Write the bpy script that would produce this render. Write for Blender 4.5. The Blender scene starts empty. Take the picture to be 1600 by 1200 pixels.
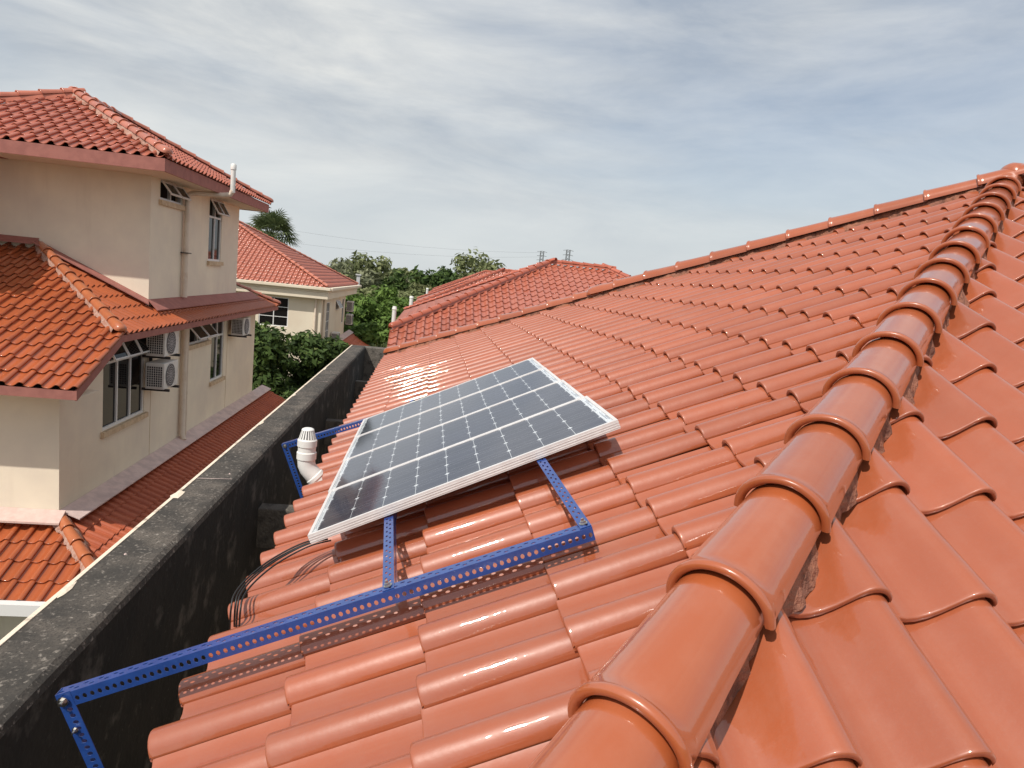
import bpy, bmesh, math, random
import numpy as np
from mathutils import Matrix, Vector
random.seed(7); rng = np.random.default_rng(7)
R = math.radians
SC = bpy.context.scene
COL = SC.collection

# ------------------------------------------------------------------ camera
cam = bpy.data.cameras.new('camera'); camo = bpy.data.objects.new('camera', cam); COL.objects.link(camo)
right = Vector((0.988109, -0.116378, 0.100482)); down = Vector((0.081994, -0.154003, -0.984662)); fwd = Vector((0.130067, 0.981193, -0.14263))
mw = Matrix.Identity(4)
for i in range(3):
    mw[i][0] = right[i]; mw[i][1] = -down[i]; mw[i][2] = -fwd[i]
camo.matrix_world = mw
cam.sensor_width = 36; cam.lens = 1060 / 1600 * 36; cam.clip_start = .05; cam.clip_end = 6000
SC.camera = camo
# ------------------------------------------------------------------ light, sky, exposure
SUN = Vector((-.40, -.46, .79)).normalized()
ELEV = math.asin(SUN.z); AZ = math.atan2(SUN.x, SUN.y)
sl = bpy.data.lights.new('sun', 'SUN'); sl.energy = 3.9; sl.angle = R(.6); sl.color = (1, .95, .87)
so = bpy.data.objects.new('sun', sl); COL.objects.link(so); so.rotation_euler = SUN.to_track_quat('Z', 'Y').to_euler()
W = bpy.data.worlds.new('World'); SC.world = W; W.use_nodes = True
nt = W.node_tree; N = nt.nodes; Lk = nt.links; N.clear()
out = N.new('ShaderNodeOutputWorld'); bg = N.new('ShaderNodeBackground'); sky = N.new('ShaderNodeTexSky')
sky.sky_type = 'NISHITA'; sky.sun_disc = False; sky.sun_elevation = ELEV; sky.sun_rotation = AZ % (2 * math.pi)
sky.air_density = 1.0; sky.dust_density = 1.6; sky.ozone_density = 1.2
tc = N.new('ShaderNodeTexCoord'); mp = N.new('ShaderNodeMapping'); mp.inputs['Rotation'].default_value = (R(5), R(6), R(-35))
mp.inputs['Scale'].default_value = (1.0, 1.4, 4.2)
Lk.new(tc.outputs['Generated'], mp.inputs[0])
n1 = N.new('ShaderNodeTexNoise'); n1.inputs['Scale'].default_value = 1.15; n1.inputs['Detail'].default_value = 8; n1.inputs['Roughness'].default_value = .55; n1.inputs['Distortion'].default_value = .25
n2 = N.new('ShaderNodeTexNoise'); n2.inputs['Scale'].default_value = 2.7; n2.inputs['Detail'].default_value = 9; n2.inputs['Roughness'].default_value = .6; n2.inputs['Distortion'].default_value = .3
Lk.new(mp.outputs[0], n1.inputs['Vector']); Lk.new(mp.outputs[0], n2.inputs['Vector'])
r1 = N.new('ShaderNodeValToRGB'); r1.color_ramp.elements[0].position = .36; r1.color_ramp.elements[1].position = .64
r1.color_ramp.elements[0].color = (.52, .52, .52, 1); r1.color_ramp.elements[1].color = (.97, .97, .97, 1)
Lk.new(n1.outputs['Fac'], r1.inputs[0])
r2 = N.new('ShaderNodeValToRGB'); r2.color_ramp.elements[0].position = .36; r2.color_ramp.elements[1].position = .70
r2.color_ramp.elements[0].color = (3.8, 4.15, 4.55, 1); r2.color_ramp.elements[1].color = (6.5, 6.55, 6.35, 1)
Lk.new(n2.outputs['Fac'], r2.inputs[0])
mx = N.new('ShaderNodeMix'); mx.data_type = 'RGBA'
Lk.new(r1.outputs[0], mx.inputs['Factor']); Lk.new(sky.outputs[0], mx.inputs['A']); Lk.new(r2.outputs[0], mx.inputs['B'])
sep = N.new('ShaderNodeSeparateXYZ'); Lk.new(tc.outputs['Generated'], sep.inputs[0]); hz = N.new('ShaderNodeMapRange'); hz.inputs['From Min'].default_value = 0; hz.inputs['From Max'].default_value = .28
hz.inputs['To Min'].default_value = .75; hz.inputs['To Max'].default_value = 0; hz.interpolation_type = 'SMOOTHSTEP'; Lk.new(sep.outputs['Z'], hz.inputs[0])
mh = N.new('ShaderNodeMix'); mh.data_type = 'RGBA'; mh.inputs['B'].default_value = (5.5, 5.85, 6.0, 1); Lk.new(hz.outputs[0], mh.inputs['Factor']); Lk.new(mx.outputs['Result'], mh.inputs['A'])
Lk.new(mh.outputs['Result'], bg.inputs['Color']); bg.inputs['Strength'].default_value = .126
Lk.new(bg.outputs[0], out.inputs[0])
SC.view_settings.view_transform = 'Standard'; SC.view_settings.look = 'None'; SC.view_settings.exposure = 0; SC.view_settings.gamma = 1
SC.view_settings.use_curve_mapping = False
SC.cycles.max_bounces = 6; SC.cycles.transparent_max_bounces = 12

# ------------------------------------------------------------------ material helpers
def mat(name, col, rough=.6, coat=0, coat_r=.1, noise=None, bump=None, metal=0, spec=.5, rnd=0, tint=None, grain=None):
    """noise=(scale, colour2, amount, detail), bump=(scale, strength), rnd=per object brightness variation"""
    m = bpy.data.materials.new(name); m.use_nodes = True; t = m.node_tree; n = t.nodes; l = t.links
    b = n['Principled BSDF']; b.inputs['Roughness'].default_value = rough; b.inputs['Metallic'].default_value = metal
    b.inputs['Coat Weight'].default_value = coat; b.inputs['Coat Roughness'].default_value = coat_r
    b.inputs['Specular IOR Level'].default_value = spec; b.inputs['Coat IOR'].default_value = 1.62
    cur = n.new('ShaderNodeRGB'); cur.outputs[0].default_value = (*col, 1); cur = cur.outputs[0]
    geo = n.new('ShaderNodeNewGeometry')
    for nz in ([noise] if noise and not isinstance(noise, list) else (noise or [])):
        sc, c2, amt, det = nz[:4]; lo, hi = (nz[4], nz[5]) if len(nz) > 4 else (.4, .62)
        x = n.new('ShaderNodeTexNoise'); x.inputs['Scale'].default_value = sc; x.inputs['Detail'].default_value = det; x.inputs['Roughness'].default_value = .6
        if len(nz) > 6:
            mpp = n.new('ShaderNodeMapping'); mpp.inputs['Scale'].default_value = nz[6]; l.new(geo.outputs['Position'], mpp.inputs[0]); l.new(mpp.outputs[0], x.inputs['Vector'])
        else: l.new(geo.outputs['Position'], x.inputs['Vector'])
        r = n.new('ShaderNodeMapRange'); r.inputs['From Min'].default_value = lo; r.inputs['From Max'].default_value = hi; r.inputs['To Max'].default_value = amt
        l.new(x.outputs['Fac'], r.inputs[0])
        k = n.new('ShaderNodeMix'); k.data_type = 'RGBA'; k.inputs['B'].default_value = (*c2, 1)
        l.new(r.outputs[0], k.inputs['Factor']); l.new(cur, k.inputs['A']); cur = k.outputs['Result']
    if rnd:
        oi = n.new('ShaderNodeObjectInfo'); r = n.new('ShaderNodeMapRange'); r.inputs['To Min'].default_value = 1 - rnd; r.inputs['To Max'].default_value = 1 + rnd
        l.new(oi.outputs['Random'], r.inputs[0]); h = n.new('ShaderNodeHueSaturation'); l.new(r.outputs[0], h.inputs['Value']); l.new(cur, h.inputs['Color']); cur = h.outputs[0]
    l.new(cur, b.inputs['Base Color'])
    if bump:
        x = n.new('ShaderNodeTexNoise'); x.inputs['Scale'].default_value = bump[0]; x.inputs['Detail'].default_value = 5
        l.new(geo.outputs['Position'], x.inputs['Vector'])
        bp = n.new('ShaderNodeBump'); bp.inputs['Strength'].default_value = bump[1]; bp.inputs['Distance'].default_value = bump[2] if len(bump) > 2 else .01
        l.new(x.outputs['Fac'], bp.inputs['Height']); l.new(bp.outputs[0], b.inputs['Normal'])
        if coat: l.new(bp.outputs[0], b.inputs['Coat Normal'])
    return m
M = {}
DUST_SHEEN = (.50, .26, .19)  # pinkish overlay tone, dust together with reflected sky
M['tile'] = mat('glazed_tile', (.385, .094, .034), .42, coat=1.0, coat_r=.032, noise=[(9, (.42, .17, .11), .30, 6, .45, .75), (2.1, (.35, .085, .031), .6, 4), (160, (.36, .12, .065), .25, 2, .5, .7)], bump=(22, .09, .012), rnd=.09)  # pale pink mottle puts sky reflection into the colour, along with dust
M['cap'] = mat('glazed_cap', (.39, .096, .031), .28, coat=.9, coat_r=.03, noise=[(7, (.48, .22, .15), .25, 6, .45, .75), (3, (.38, .092, .030), .6, 4)], bump=(16, .08, .012), rnd=.08)
M['tile_left'] = mat('glazed_tile_warm', (.43, .105, .035), .36, coat=.4, coat_r=.09, noise=[(4, (.36, .09, .035), .6, 6), (60, (.30, .09, .04), .3, 2, .5, .7)], bump=(18, .1, .012), rnd=.09)
M['cap_left'] = mat('glazed_cap_warm', (.46, .14, .055), .34, coat=.4, coat_r=.08, noise=[(5, (.38, .11, .05), .6, 6)], bump=(14, .08, .01), rnd=.08)
M['tile_pink'] = mat('faded_tile', (.46, .130, .075), .45, coat=.3, coat_r=.12, noise=[(3, (.36, .10, .06), .6, 6), (60, (.50, .22, .15), .3, 2, .5, .7)], bump=(18, .1, .012), rnd=.10)
M['cap_pink'] = mat('faded_cap', (.50, .165, .10), .42, coat=.3, coat_r=.12, noise=[(5, (.40, .12, .07), .6, 6)], rnd=.10)
M['tile_dull'] = mat('matt_tile', (.50, .125, .052), .5, noise=[(3, (.38, .085, .038), .6, 6)], rnd=.14)
M['mortar'] = mat('mortar', (.36, .145, .085), .9, noise=[(14, (.12, .05, .035), .8, 6, .45, .62), (5, (.34, .15, .10), .7, 6, .5, .62)], bump=(60, .9, .02))  # dark brown tones also paint in the shadow beneath the hip caps
M['mortar_pale'] = mat('pale_mortar', (.52, .33, .26), .9, noise=[(20, (.40, .18, .12), .8, 6)], bump=(60, .9, .02))
M['under'] = mat('roof_underlay', (.03, .018, .014), .95)
M['cream'] = mat('cream_wall', (.88, .765, .60), .85, noise=[(1.6, (.79, .68, .54), .6, 6), (4, (.68, .56, .43), .35, 8, .55, .75, (1, 1, .15)), (.7, (.70, .60, .50), .5, 3)], bump=(90, .12, .01))
M['cream2'] = mat('pale_cream_wall', (.80, .70, .55), .85, noise=[(.8, (.72, .60, .46), .6, 6)])
M['pink'] = mat('pink_fascia', (.38, .145, .115), .8, noise=[(6, (.29, .105, .085), .7, 6)], bump=(80, .12, .01))
M['flash'] = mat('painted_flashing', (.74, .56, .51), .8, noise=[(5, (.56, .42, .39), .8, 7), (16, (.60, .44, .40), .5, 5, .55, .7)], bump=(50, .2, .01))
M['flash_pale'] = mat('pale_pink_flashing', (.66, .48, .42), .85, noise=[(12, (.56, .38, .33), .6, 6)], bump=(40, .2, .01))
M['soffit'] = mat('soffit', (.78, .67, .54), .9)
M['white'] = mat('white_frame', (.78, .76, .74), .45)
M['pvc'] = mat('white_pvc', (.80, .78, .74), .38, noise=[(8, (.60, .56, .50), .4, 5, .5, .75)])
M['pvcdark'] = mat('vent_slot', (.02, .02, .02), .9)
M['creampipe'] = mat('painted_pipe', (.74, .61, .49), .7, noise=[(4, (.58, .42, .30), .6, 6, .5, .7)])
M['glass'] = mat('dark_glass', (.010, .009, .009), .04, spec=.18)
M['room'] = mat('dark_room', (.018, .014, .012), .95)
M['sill'] = mat('ochre_sill', (.66, .50, .33), .8, noise=[(8, (.40, .26, .15), .5, 5)])
M['metal'] = mat('dark_bracket', (.035, .030, .030), .6)
M['acwhite'] = mat('ac_casing', (.74, .70, .66), .5, noise=[(6, (.42, .36, .32), .5, 5, .5, .7)])
M['acdark'] = mat('ac_grille', (.05, .045, .05), .6)
M['acgrille'] = mat('ac_fan_guard', (.50, .47, .48), .6)
M['top'] = mat('weathered_concrete_top', (.125, .104, .085), .95, noise=[(5, (.040, .035, .030), .9, 10, .42, .60), (1.7, (.045, .040, .034), .75, 7), (45, (.38, .33, .28), .7, 6, .56, .70), (110, (.035, .030, .026), .7, 4, .5, .60)], bump=(60, .6, .008))
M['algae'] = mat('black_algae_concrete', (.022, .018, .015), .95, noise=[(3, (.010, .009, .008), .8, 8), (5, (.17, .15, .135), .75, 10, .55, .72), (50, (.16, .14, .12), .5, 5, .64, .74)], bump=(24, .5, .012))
M['concrete'] = mat('grey_concrete', (.15, .13, .11), .95, noise=[(10, (.055, .048, .04), .8, 9, .45, .62), (60, (.28, .25, .21), .5, 5, .56, .7)], bump=(50, .7, .015))
M['lip'] = mat('cream_paint_edge', (.78, .66, .52), .8, noise=[(14, (.35, .28, .21), .9, 7, .55, .68)], bump=(60, .4, .01))
M['blue'] = mat('blue_powder_coat', (.020, .068, .275), .36, coat=.7, coat_r=.10, noise=[(18, (.014, .045, .19), .6, 6), (90, (.05, .10, .28), .5, 4, .6, .72)], bump=(60, .05, .005))
M['steel'] = mat('zinc_bolt', (.62, .60, .56), .28, metal=1)
M['alu'] = mat('aluminium_frame', (.76, .73, .71), .42, metal=.15, noise=[(20, (.60, .55, .53), .4, 4)])
M['sheet'] = mat('white_backsheet', (.74, .75, .76), .5)
M['cell'] = mat('silicon_cell', (.068, .070, .096), .30, spec=.5, rnd=.10)
M['bus'] = mat('tinned_ribbon', (.42, .44, .48), .4, metal=.3)
M['busdark'] = mat('barcode_strip', (.12, .12, .13), .5)
M['cable'] = mat('black_cable', (.016, .015, .015), .42)
M['ground'] = mat('ground', (.10, .095, .06), .95, noise=[(.3, (.05, .07, .025), .9, 8)])
M['bark'] = mat('bark', (.10, .07, .05), .95)
M['steelgrey'] = mat('galvanised_steel', (.20, .21, .22), .6)
M['farwhite'] = mat('far_white_wall', (.55, .55, .55), .9)
M['asphalt'] = mat('asphalt', (.05, .05, .05), .9)
def glass_cover():
    m = bpy.data.materials.new('clear_glass'); m.use_nodes = True; n = m.node_tree.nodes; l = m.node_tree.links; n.clear()
    o = n.new('ShaderNodeOutputMaterial'); mi = n.new('ShaderNodeMixShader'); tr = n.new('ShaderNodeBsdfTransparent'); gl = n.new('ShaderNodeBsdfGlossy'); f = n.new('ShaderNodeFresnel')
    f.inputs['IOR'].default_value = 1.6; gl.inputs['Roughness'].default_value = .07; gl.inputs['Color'].default_value = (.95, .96, 1, 1)
    tr.inputs['Color'].default_value = (.93, .95, .96, 1)
    l.new(f.outputs[0], mi.inputs[0]); l.new(tr.outputs[0], mi.inputs[1]); l.new(gl.outputs[0], mi.inputs[2]); l.new(mi.outputs[0], o.inputs[0]); return m
M['clear'] = glass_cover()
def leafmat(name, c1, c2, c3=None):
    m = bpy.data.materials.new(name); m.use_nodes = True; n = m.node_tree.nodes; l = m.node_tree.links
    b = n['Principled BSDF']; b.inputs['Roughness'].default_value = .65; b.inputs['Specular IOR Level'].default_value = .2
    g = n.new('ShaderNodeNewGeometry'); r = n.new('ShaderNodeValToRGB'); r.color_ramp.elements[0].color = (*c1, 1); r.color_ramp.elements[1].color = (*c2, 1)
    if c3: e = r.color_ramp.elements.new(.93); e.color = (*c2, 1); r.color_ramp.elements[2].color = (*c3, 1)
    l.new(g.outputs['Random Per Island'], r.inputs[0])
    l.new(r.outputs[0], b.inputs['Base Color'])
    tl = n.new('ShaderNodeBsdfTranslucent'); l.new(r.outputs[0], tl.inputs['Color']); mi = n.new('ShaderNodeMixShader'); mi.inputs[0].default_value = .25
    l.new(b.outputs[0], mi.inputs[1]); l.new(tl.outputs[0], mi.inputs[2]); l.new(mi.outputs[0], n['Material Output'].inputs[0]); return m
M['leaf_dark'] = leafmat('dark_leaves', (.030, .052, .016), (.10, .16, .04), (.22, .26, .09))
M['leaf_fresh'] = leafmat('fresh_leaves', (.07, .13, .025), (.20, .30, .07))
M['leaf_olive'] = leafmat('olive_leaves', (.12, .145, .060), (.28, .30, .14))
M['leaf_grey'] = leafmat('grey_green_leaves', (.14, .155, .09), (.31, .32, .19))
M['leaf_palm'] = leafmat('palm_leaves', (.05, .075, .03), (.16, .19, .08))

# ------------------------------------------------------------------ object helpers
WM = {}
def link(o, parent=None, mw=None):
    COL.objects.link(o); mw = mw or Matrix.Identity(4)
    WM[o] = mw
    if parent is None: o.matrix_world = mw
    else: o.parent = parent; o.matrix_basis = WM[parent].inverted() @ mw
    return o
def thing(name, label, cat, loc, group=None):
    o = bpy.data.objects.new(name, None); o.empty_display_size = .1; link(o, None, Matrix.Translation(loc)); o['label'] = label; o['category'] = cat
    if group: o['group'] = group
    return o
def tag(o, label, cat, group=None):
    o['label'] = label; o['category'] = cat
    if group: o['group'] = group
    return o
def mesh_from(name, v, f, m=None, smooth=False):
    me = bpy.data.meshes.new(name); me.from_pydata([tuple(map(float, p)) for p in v], [], [tuple(map(int, q)) for q in f])
    if m: me.materials.append(m)
    if smooth: me.polygons.foreach_set('use_smooth', [True] * len(me.polygons))
    me.update(); return me
def add(name, v, f, m, parent=None, smooth=False, origin=None, bevel=0):
    """vertices in world coordinates"""
    v = np.asarray(v, float); o0 = np.array(origin if origin is not None else v.mean(0))
    o = bpy.data.objects.new(name, mesh_from(name, v - o0, f, m, smooth)); link(o, parent, Matrix.Translation(o0.tolist()))
    if bevel:
        b = o.modifiers.new('bevel', 'BEVEL'); b.width = bevel; b.segments = 2; b.limit_method = 'ANGLE'
    return o
class MB:
    def __init__(s): s.v = []; s.f = []
    def poly(s, vs, fs):
        k = len(s.v); s.v += [tuple(p) for p in vs]; s.f += [tuple(i + k for i in q) for q in fs]; return s
    def box(s, a, b):
        (x0, y0, z0), (x1, y1, z1) = a, b
        return s.poly([(x0, y0, z0), (x1, y0, z0), (x1, y1, z0), (x0, y1, z0), (x0, y0, z1), (x1, y0, z1), (x1, y1, z1), (x0, y1, z1)],
                      [(0, 3, 2, 1), (4, 5, 6, 7), (0, 1, 5, 4), (1, 2, 6, 5), (2, 3, 7, 6), (3, 0, 4, 7)])
    def obox(s, o, ax, ay, az):
        """box from corner o along three edge vectors"""
        o, ax, ay, az = (Vector(q) for q in (o, ax, ay, az))
        return s.poly([o, o + ax, o + ax + ay, o + ay, o + az, o + ax + az, o + ax + ay + az, o + ay + az],
                      [(0, 3, 2, 1), (4, 5, 6, 7), (0, 1, 5, 4), (1, 2, 6, 5), (2, 3, 7, 6), (3, 0, 4, 7)])
    def tube(s, pts, r, seg=10, cap=True):
        pts = [Vector(p) for p in pts]; rs = r if isinstance(r, (list, tuple)) else [r] * len(pts); rings = []; up = None
        for i, p in enumerate(pts):
            d = (pts[min(i + 1, len(pts) - 1)] - pts[max(i - 1, 0)]).normalized()
            if up is None: up = Vector((0, 0, 1)) if abs(d.z) < .9 else Vector((1, 0, 0))
            a = d.cross(up).normalized(); up = a.cross(d).normalized(); k = len(s.v); rings.append(k)
            s.v += [tuple(p + (a * math.cos(2 * math.pi * j / seg) + up * math.sin(2 * math.pi * j / seg)) * rs[i]) for j in range(seg)]
        for a, b in zip(rings, rings[1:]): s.f += [(a + j, a + (j + 1) % seg, b + (j + 1) % seg, b + j) for j in range(seg)]
        if cap: s.f.append(tuple(rings[0] + j for j in reversed(range(seg)))); s.f.append(tuple(rings[-1] + j for j in range(seg)))
        return s
    def build(s, name, m, parent=None, smooth=False, bevel=0, origin=None): return add(name, s.v, s.f, m, parent, smooth, origin, bevel)
def autosmooth(o, ang=40):
    me = o.data; me.polygons.foreach_set('use_smooth', [True] * len(me.polygons))
    bm = bmesh.new(); bm.from_mesh(me)
    for e in bm.edges:
        if len(e.link_faces) == 2 and e.calc_face_angle(0) > R(ang): e.smooth = False
    bm.to_mesh(me); bm.free(); return o

# ------------------------------------------------------------------ roof tiles
T = 0.4757639; P_ = math.atan(T); CP = math.cos(P_)
PROF_B = [(0, -.034), (.04, -.041), (.10, -.049), (.18, -.0545), (.27, -.0565), (.36, -.0535), (.45, -.0445), (.54, -.030), (.62, -.0135), (.69, .0010), (.75, .0105), (.80, .0152), (.845, .0160), (.89, .0140), (.93, .0095), (.965, .0035), (.99, -.0025), (1.0, -.0075)]
PROF_A = [(0, -.033), (.05, -.041), (.12, -.047), (.26, -.0505), (.42, -.049), (.52, -.0455), (.560, -.0425), (.572, -.0440), (.585, -.032), (.61, -.015), (.645, -.001), (.69, .0095), (.74, .0150), (.79, .0165), (.845, .0145), (.895, .0085), (.94, -.0010), (.975, -.013), (1.0, -.027)]
PROF_LO = [(0, -.035), (.22, -.054), (.45, -.038), (.62, 0), (.80, .022), (.93, .012), (1, -.028)]
def tile_mesh(name, w, c, m, lo=False, ks=1.0, lift=3.8, thk=.012, smooth_=False):
    """S tile: x from -w (left) to 0 (free lip), y from 0 (nose) upslope, z=0 near the lip"""
    pr = PROF_LO if lo else (PROF_B if smooth_ else PROF_A); v = []; f = []; k = ks * w / .2365
    drop = math.tan(R(lift)); L = c + .045; up = (lift - 3.8) * .0065
    rows = [(0.0, -.012), (0.0, -.0035), (.0022, -.0007), (.0055, 0), (.012, 0.0003), (L, 0)] if not lo else [(0, -.013), (0, 0), (L, 0)]
    for yy, dz in rows:
        for u, h in pr: v.append((-w + u * w, yy, h * k + dz * thk / .012 + up - yy * drop))
    n = len(pr)
    for a in range(len(rows) - 1):
        for i in range(n - 1): f.append((a * n + i, a * n + i + 1, (a + 1) * n + i + 1, (a + 1) * n + i))
    if not lo:   # thickness along the free lip and underside of the roll nose
        b = len(v); q_ = .012 if smooth_ else 0; v += [(-.001, .0, v[n - 1][2] - .006 - q_), (-.001, L, v[-1][2] - .010 - q_), (-.008, .0, v[n - 1][2] - .004 - q_), (-.008, L, v[-1][2] - .012 - q_)]
        f += [(4 * n - 1, b, b + 1, len(rows) * n - 1), (b, b + 2, b + 3, b + 1)]
        b = len(v)
        for u, h in pr: v.append((-w + u * w, .09, h * k - .014 + up - .09 * drop))
        for i in range(n - 1): f.append((i + 1, i, b + i, b + i + 1))
    me = mesh_from(name, v, f, m); me.polygons.foreach_set('use_smooth', [True] * len(me.polygons)); return me
def frame(P0, g):
    g = Vector((g[0], g[1])).normalized(); r = Vector((g.y, -g.x, 0)); u = Vector((g.x * CP, g.y * CP, math.sin(P_))); n = r.cross(u)
    m = Matrix.Identity(4)
    for i in range(3): m[i][0] = r[i]; m[i][1] = u[i]; m[i][2] = n[i]; m[i][3] = P0[i]
    return m
def roof_face(parent, P0, g, w, c, s0, lat0, i_rng, j_rng, clips, m, mode='parts', jit=1.0, name='roof_tile', key=None, budget=300, lo=False, score=None, **kw):
    """tiles on one slope. clips: list of (point2d, outward normal2d) vertical planes. Returns nothing."""
    F = frame(P0, g); base = tile_mesh(name, w, c, m, lo, **kw); full = []; cut = []
    cl = [(Vector((*p, 0)), Vector((*n, 0)).normalized()) for p, n in clips]
    for j in range(*j_rng):
        for i in range(*i_rng):
            mt = F @ Matrix.Translation((lat0 + i * w + random.gauss(0, .0012) * jit, s0 + j * c + random.gauss(0, .0035) * jit, random.gauss(0, .0010) * jit)) @ Matrix.Rotation(random.gauss(0, .0035) * jit, 4, 'Z') @ Matrix.Rotation(random.gauss(0, .003) * jit, 4, 'X')
            pts = [mt @ Vector(q) for q in ((0, 0, 0), (-w, 0, 0), (0, c + .045, 0), (-w, c + .045, 0))]
            st = 0
            for p, n in cl:
                d = [(q - p).dot(n) for q in pts]
                if min(d) > 0: st = 2; break
                if max(d) > 0: st = 1
            if st == 0: full.append(mt)
            elif st == 1: cut.append(mt)
    items = [(mt, None) for mt in full]
    for mt in cut:
        bm = bmesh.new(); bm.from_mesh(base); inv = mt.inverted()
        for p, n in cl:
            bmesh.ops.bisect_plane(bm, geom=bm.verts[:] + bm.edges[:] + bm.faces[:], plane_co=inv @ p, plane_no=(inv.to_3x3() @ n), clear_outer=True)
        if len(bm.faces) > 2:
            me = bpy.data.meshes.new(name); bm.to_mesh(me); me.materials.append(m); me.polygons.foreach_set('use_smooth', [True] * len(me.polygons)); items.append((mt, me))
        bm.free()
    if mode == 'collect': return [(mt, me or base) for mt, me in items]
    emit_tiles(parent, [(mt, me or base) for mt, me in items], budget, name)
ci = mw.inverted()
def inview(p):
    q = ci @ Vector(p)
    if q.z > -.2: return -1.0
    x = q.x / -q.z * 1060; y = q.y / -q.z * 1060
    return 1.0 if abs(x) < 850 and abs(y) < 650 else 0.0
def emit_tiles(parent, items, budget, name, far_name='distant_roof_tiles'):
    sc = []
    for k, (mt, me) in enumerate(items):
        p = mt.translation; sc.append((-(inview(p) > 0) * 100 + (p.length), k))
    sc.sort(); keep = [k for _, k in sc[:budget]]; rest = [k for _, k in sc[budget:]]
    for k in keep:
        mt, me = items[k]; link(bpy.data.objects.new(name, me), parent, mt)
    if rest:
        V = []; Fc = []; off = 0; mm = items[0][1].materials[0]; cache = {}
        for k in rest:
            mt, me = items[k]
            if me not in cache:
                a = np.empty(len(me.vertices) * 3); me.vertices.foreach_get('co', a); cache[me] = (a.reshape(-1, 3), [tuple(p.vertices) for p in me.polygons])
            a, fs = cache[me]; mm4 = np.array(mt); V.append(a @ mm4[:3, :3].T + mm4[:3, 3]); Fc += [tuple(q + off for q in fc) for fc in fs]; off += len(a)
        o = add(far_name, np.concatenate(V), Fc, mm, parent, True); o['kind'] = 'stuff'
def cap_mesh(name, L, m, r0=.112, r1=.098, seg=18, start=False, arc=92):
    pr = [(.012, r0 - .022), (0, r0 - .014), (0.0005, r0 - .003), (.004, r0 + .0015), (.011, r0 + .0035), (.018, r0 + .002), (.022, r0 - .002), (.026, r0 - .0045), (.05, r0 - .006), (L * .5, (r0 + r1) / 2 - .006), (L + .03, r1 - .006)]
    if start: pr = [(.0, .004), (.004, r0 * .45), (.02, r0 * .75), (.055, r0 * .95), (.11, r0), (.2, r0), (L * .6, r0 - .004), (L + .03, r1 - .006)]
    v = []; f = []
    for y, r in pr:
        for i in range(seg + 1):
            a = R(-arc + 2 * arc * i / seg); v.append((r * math.sin(a), y, r * math.cos(a) * (.93 if math.cos(a) > 0 else 1)))
    n = seg + 1
    for a in range(len(pr) - 1):
        for i in range(seg): f.append((a * n + i, a * n + i + 1, (a + 1) * n + i + 1, (a + 1) * n + i))
    me = mesh_from(name, v, f, m); me.polygons.foreach_set('use_smooth', [True] * len(me.polygons)); return me
def ridge(parent, A, B, sp, m, r0=.112, lift=.0, start=True, name='ridge_tile', first=0.0, seg=18, tilt=1.6, jit=1.0):
    """caps laid from A (low) to B (high); each object its own tile"""
    A = Vector(A); B = Vector(B); d = (B - A); Ln = d.length; d.normalize(); r = d.cross(Vector((0, 0, 1))).normalized(); n = r.cross(d)
    me = cap_mesh(name, sp, m, r0, r0 - .014, seg); ms = cap_mesh(name, sp, m, r0, r0 - .014, seg, True) if start else me
    k = 0; s = first
    while s < Ln - sp * .35:
        q = Matrix.Identity(4)
        for i in range(3): q[i][0] = r[i]; q[i][1] = d[i]; q[i][2] = n[i]; q[i][3] = (A + d * s + n * lift)[i]
        q = q @ Matrix.Rotation(R(-tilt + random.gauss(0, .35) * jit), 4, 'X') @ Matrix.Rotation(R(random.gauss(0, .5) * jit), 4, 'Z') @ Matrix.Rotation(R(random.gauss(0, 1.2) * jit), 4, 'Y')
        link(bpy.data.objects.new(name, ms if (k == 0 and start) else me), parent, q); s += sp; k += 1
def mortar(parent, A, B, m, half=.135, top=.055, base=-.035, name='mortar_bed', step=.022, amp=.018):
    A = Vector(A); B = Vector(B); d = B - A; Ln = d.length; d.normalize(); r = d.cross(Vector((0, 0, 1))).normalized(); n = r.cross(d)
    k = max(6, int(Ln / step)); v = []; f = []
    def walk():
        x = 0; o = []
        for i in range(k + 1): x = x * .82 + random.gauss(0, amp * .5); o.append(max(-amp * 1.6, min(amp * 1.8, x)))
        return o
    a, b = walk(), walk(); st = half * T * 2 ** .5 * .5
    for i in range(k + 1):
        p = A + d * (Ln * i / k)
        for x, z in ((-half - a[i], base - st * 1.6), (-half * .78 - a[i] * .5, base + .05 - st), (-.05, top), (.05, top), (half * .78 + b[i] * .5, base + .05 - st), (half + b[i], base - st * 1.6)):
            v.append(p + r * x + n * (z + random.gauss(0, .002)))
    for i in range(k):
        for j in range(5): f.append((i * 6 + j, i * 6 + j + 1, i * 6 + j + 7, i * 6 + j + 6))
    return add(name, v, f, m, parent, True)
def strip(parent, name, pts_a, pts_b, m, th=.02):
    """thin slab between two polylines, thickened downward"""
    n = len(pts_a); v = [Vector(p) for p in pts_a] + [Vector(p) for p in pts_b]; dn = Vector((0, 0, -th)); v = v + [p + dn for p in v]
    f = []
    for i in range(n - 1): f += [(i, i + 1, n + i + 1, n + i), (2 * n + i + 1, 2 * n + i, 3 * n + i, 3 * n + i + 1), (i, 2 * n + i, 2 * n + i + 1, i + 1), (n + i + 1, 3 * n + i + 1, 3 * n + i, n + i)]
    f += [(0, n, 3 * n, 2 * n), (n - 1, 3 * n - 1, 4 * n - 1, 2 * n - 1)]
    return add(name, v, f, m, parent)

# ------------------------------------------------------------------ ground
def struct(name, v, f, m): o = add(name, v, f, m); o['kind'] = 'structure'; return o
GZ = -8.4
struct('ground', [(-3000, -300, GZ), (3000, -300, GZ), (3000, 4500, GZ), (-3000, 4500, GZ)], [(0, 1, 2, 3)], M['ground'])

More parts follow.
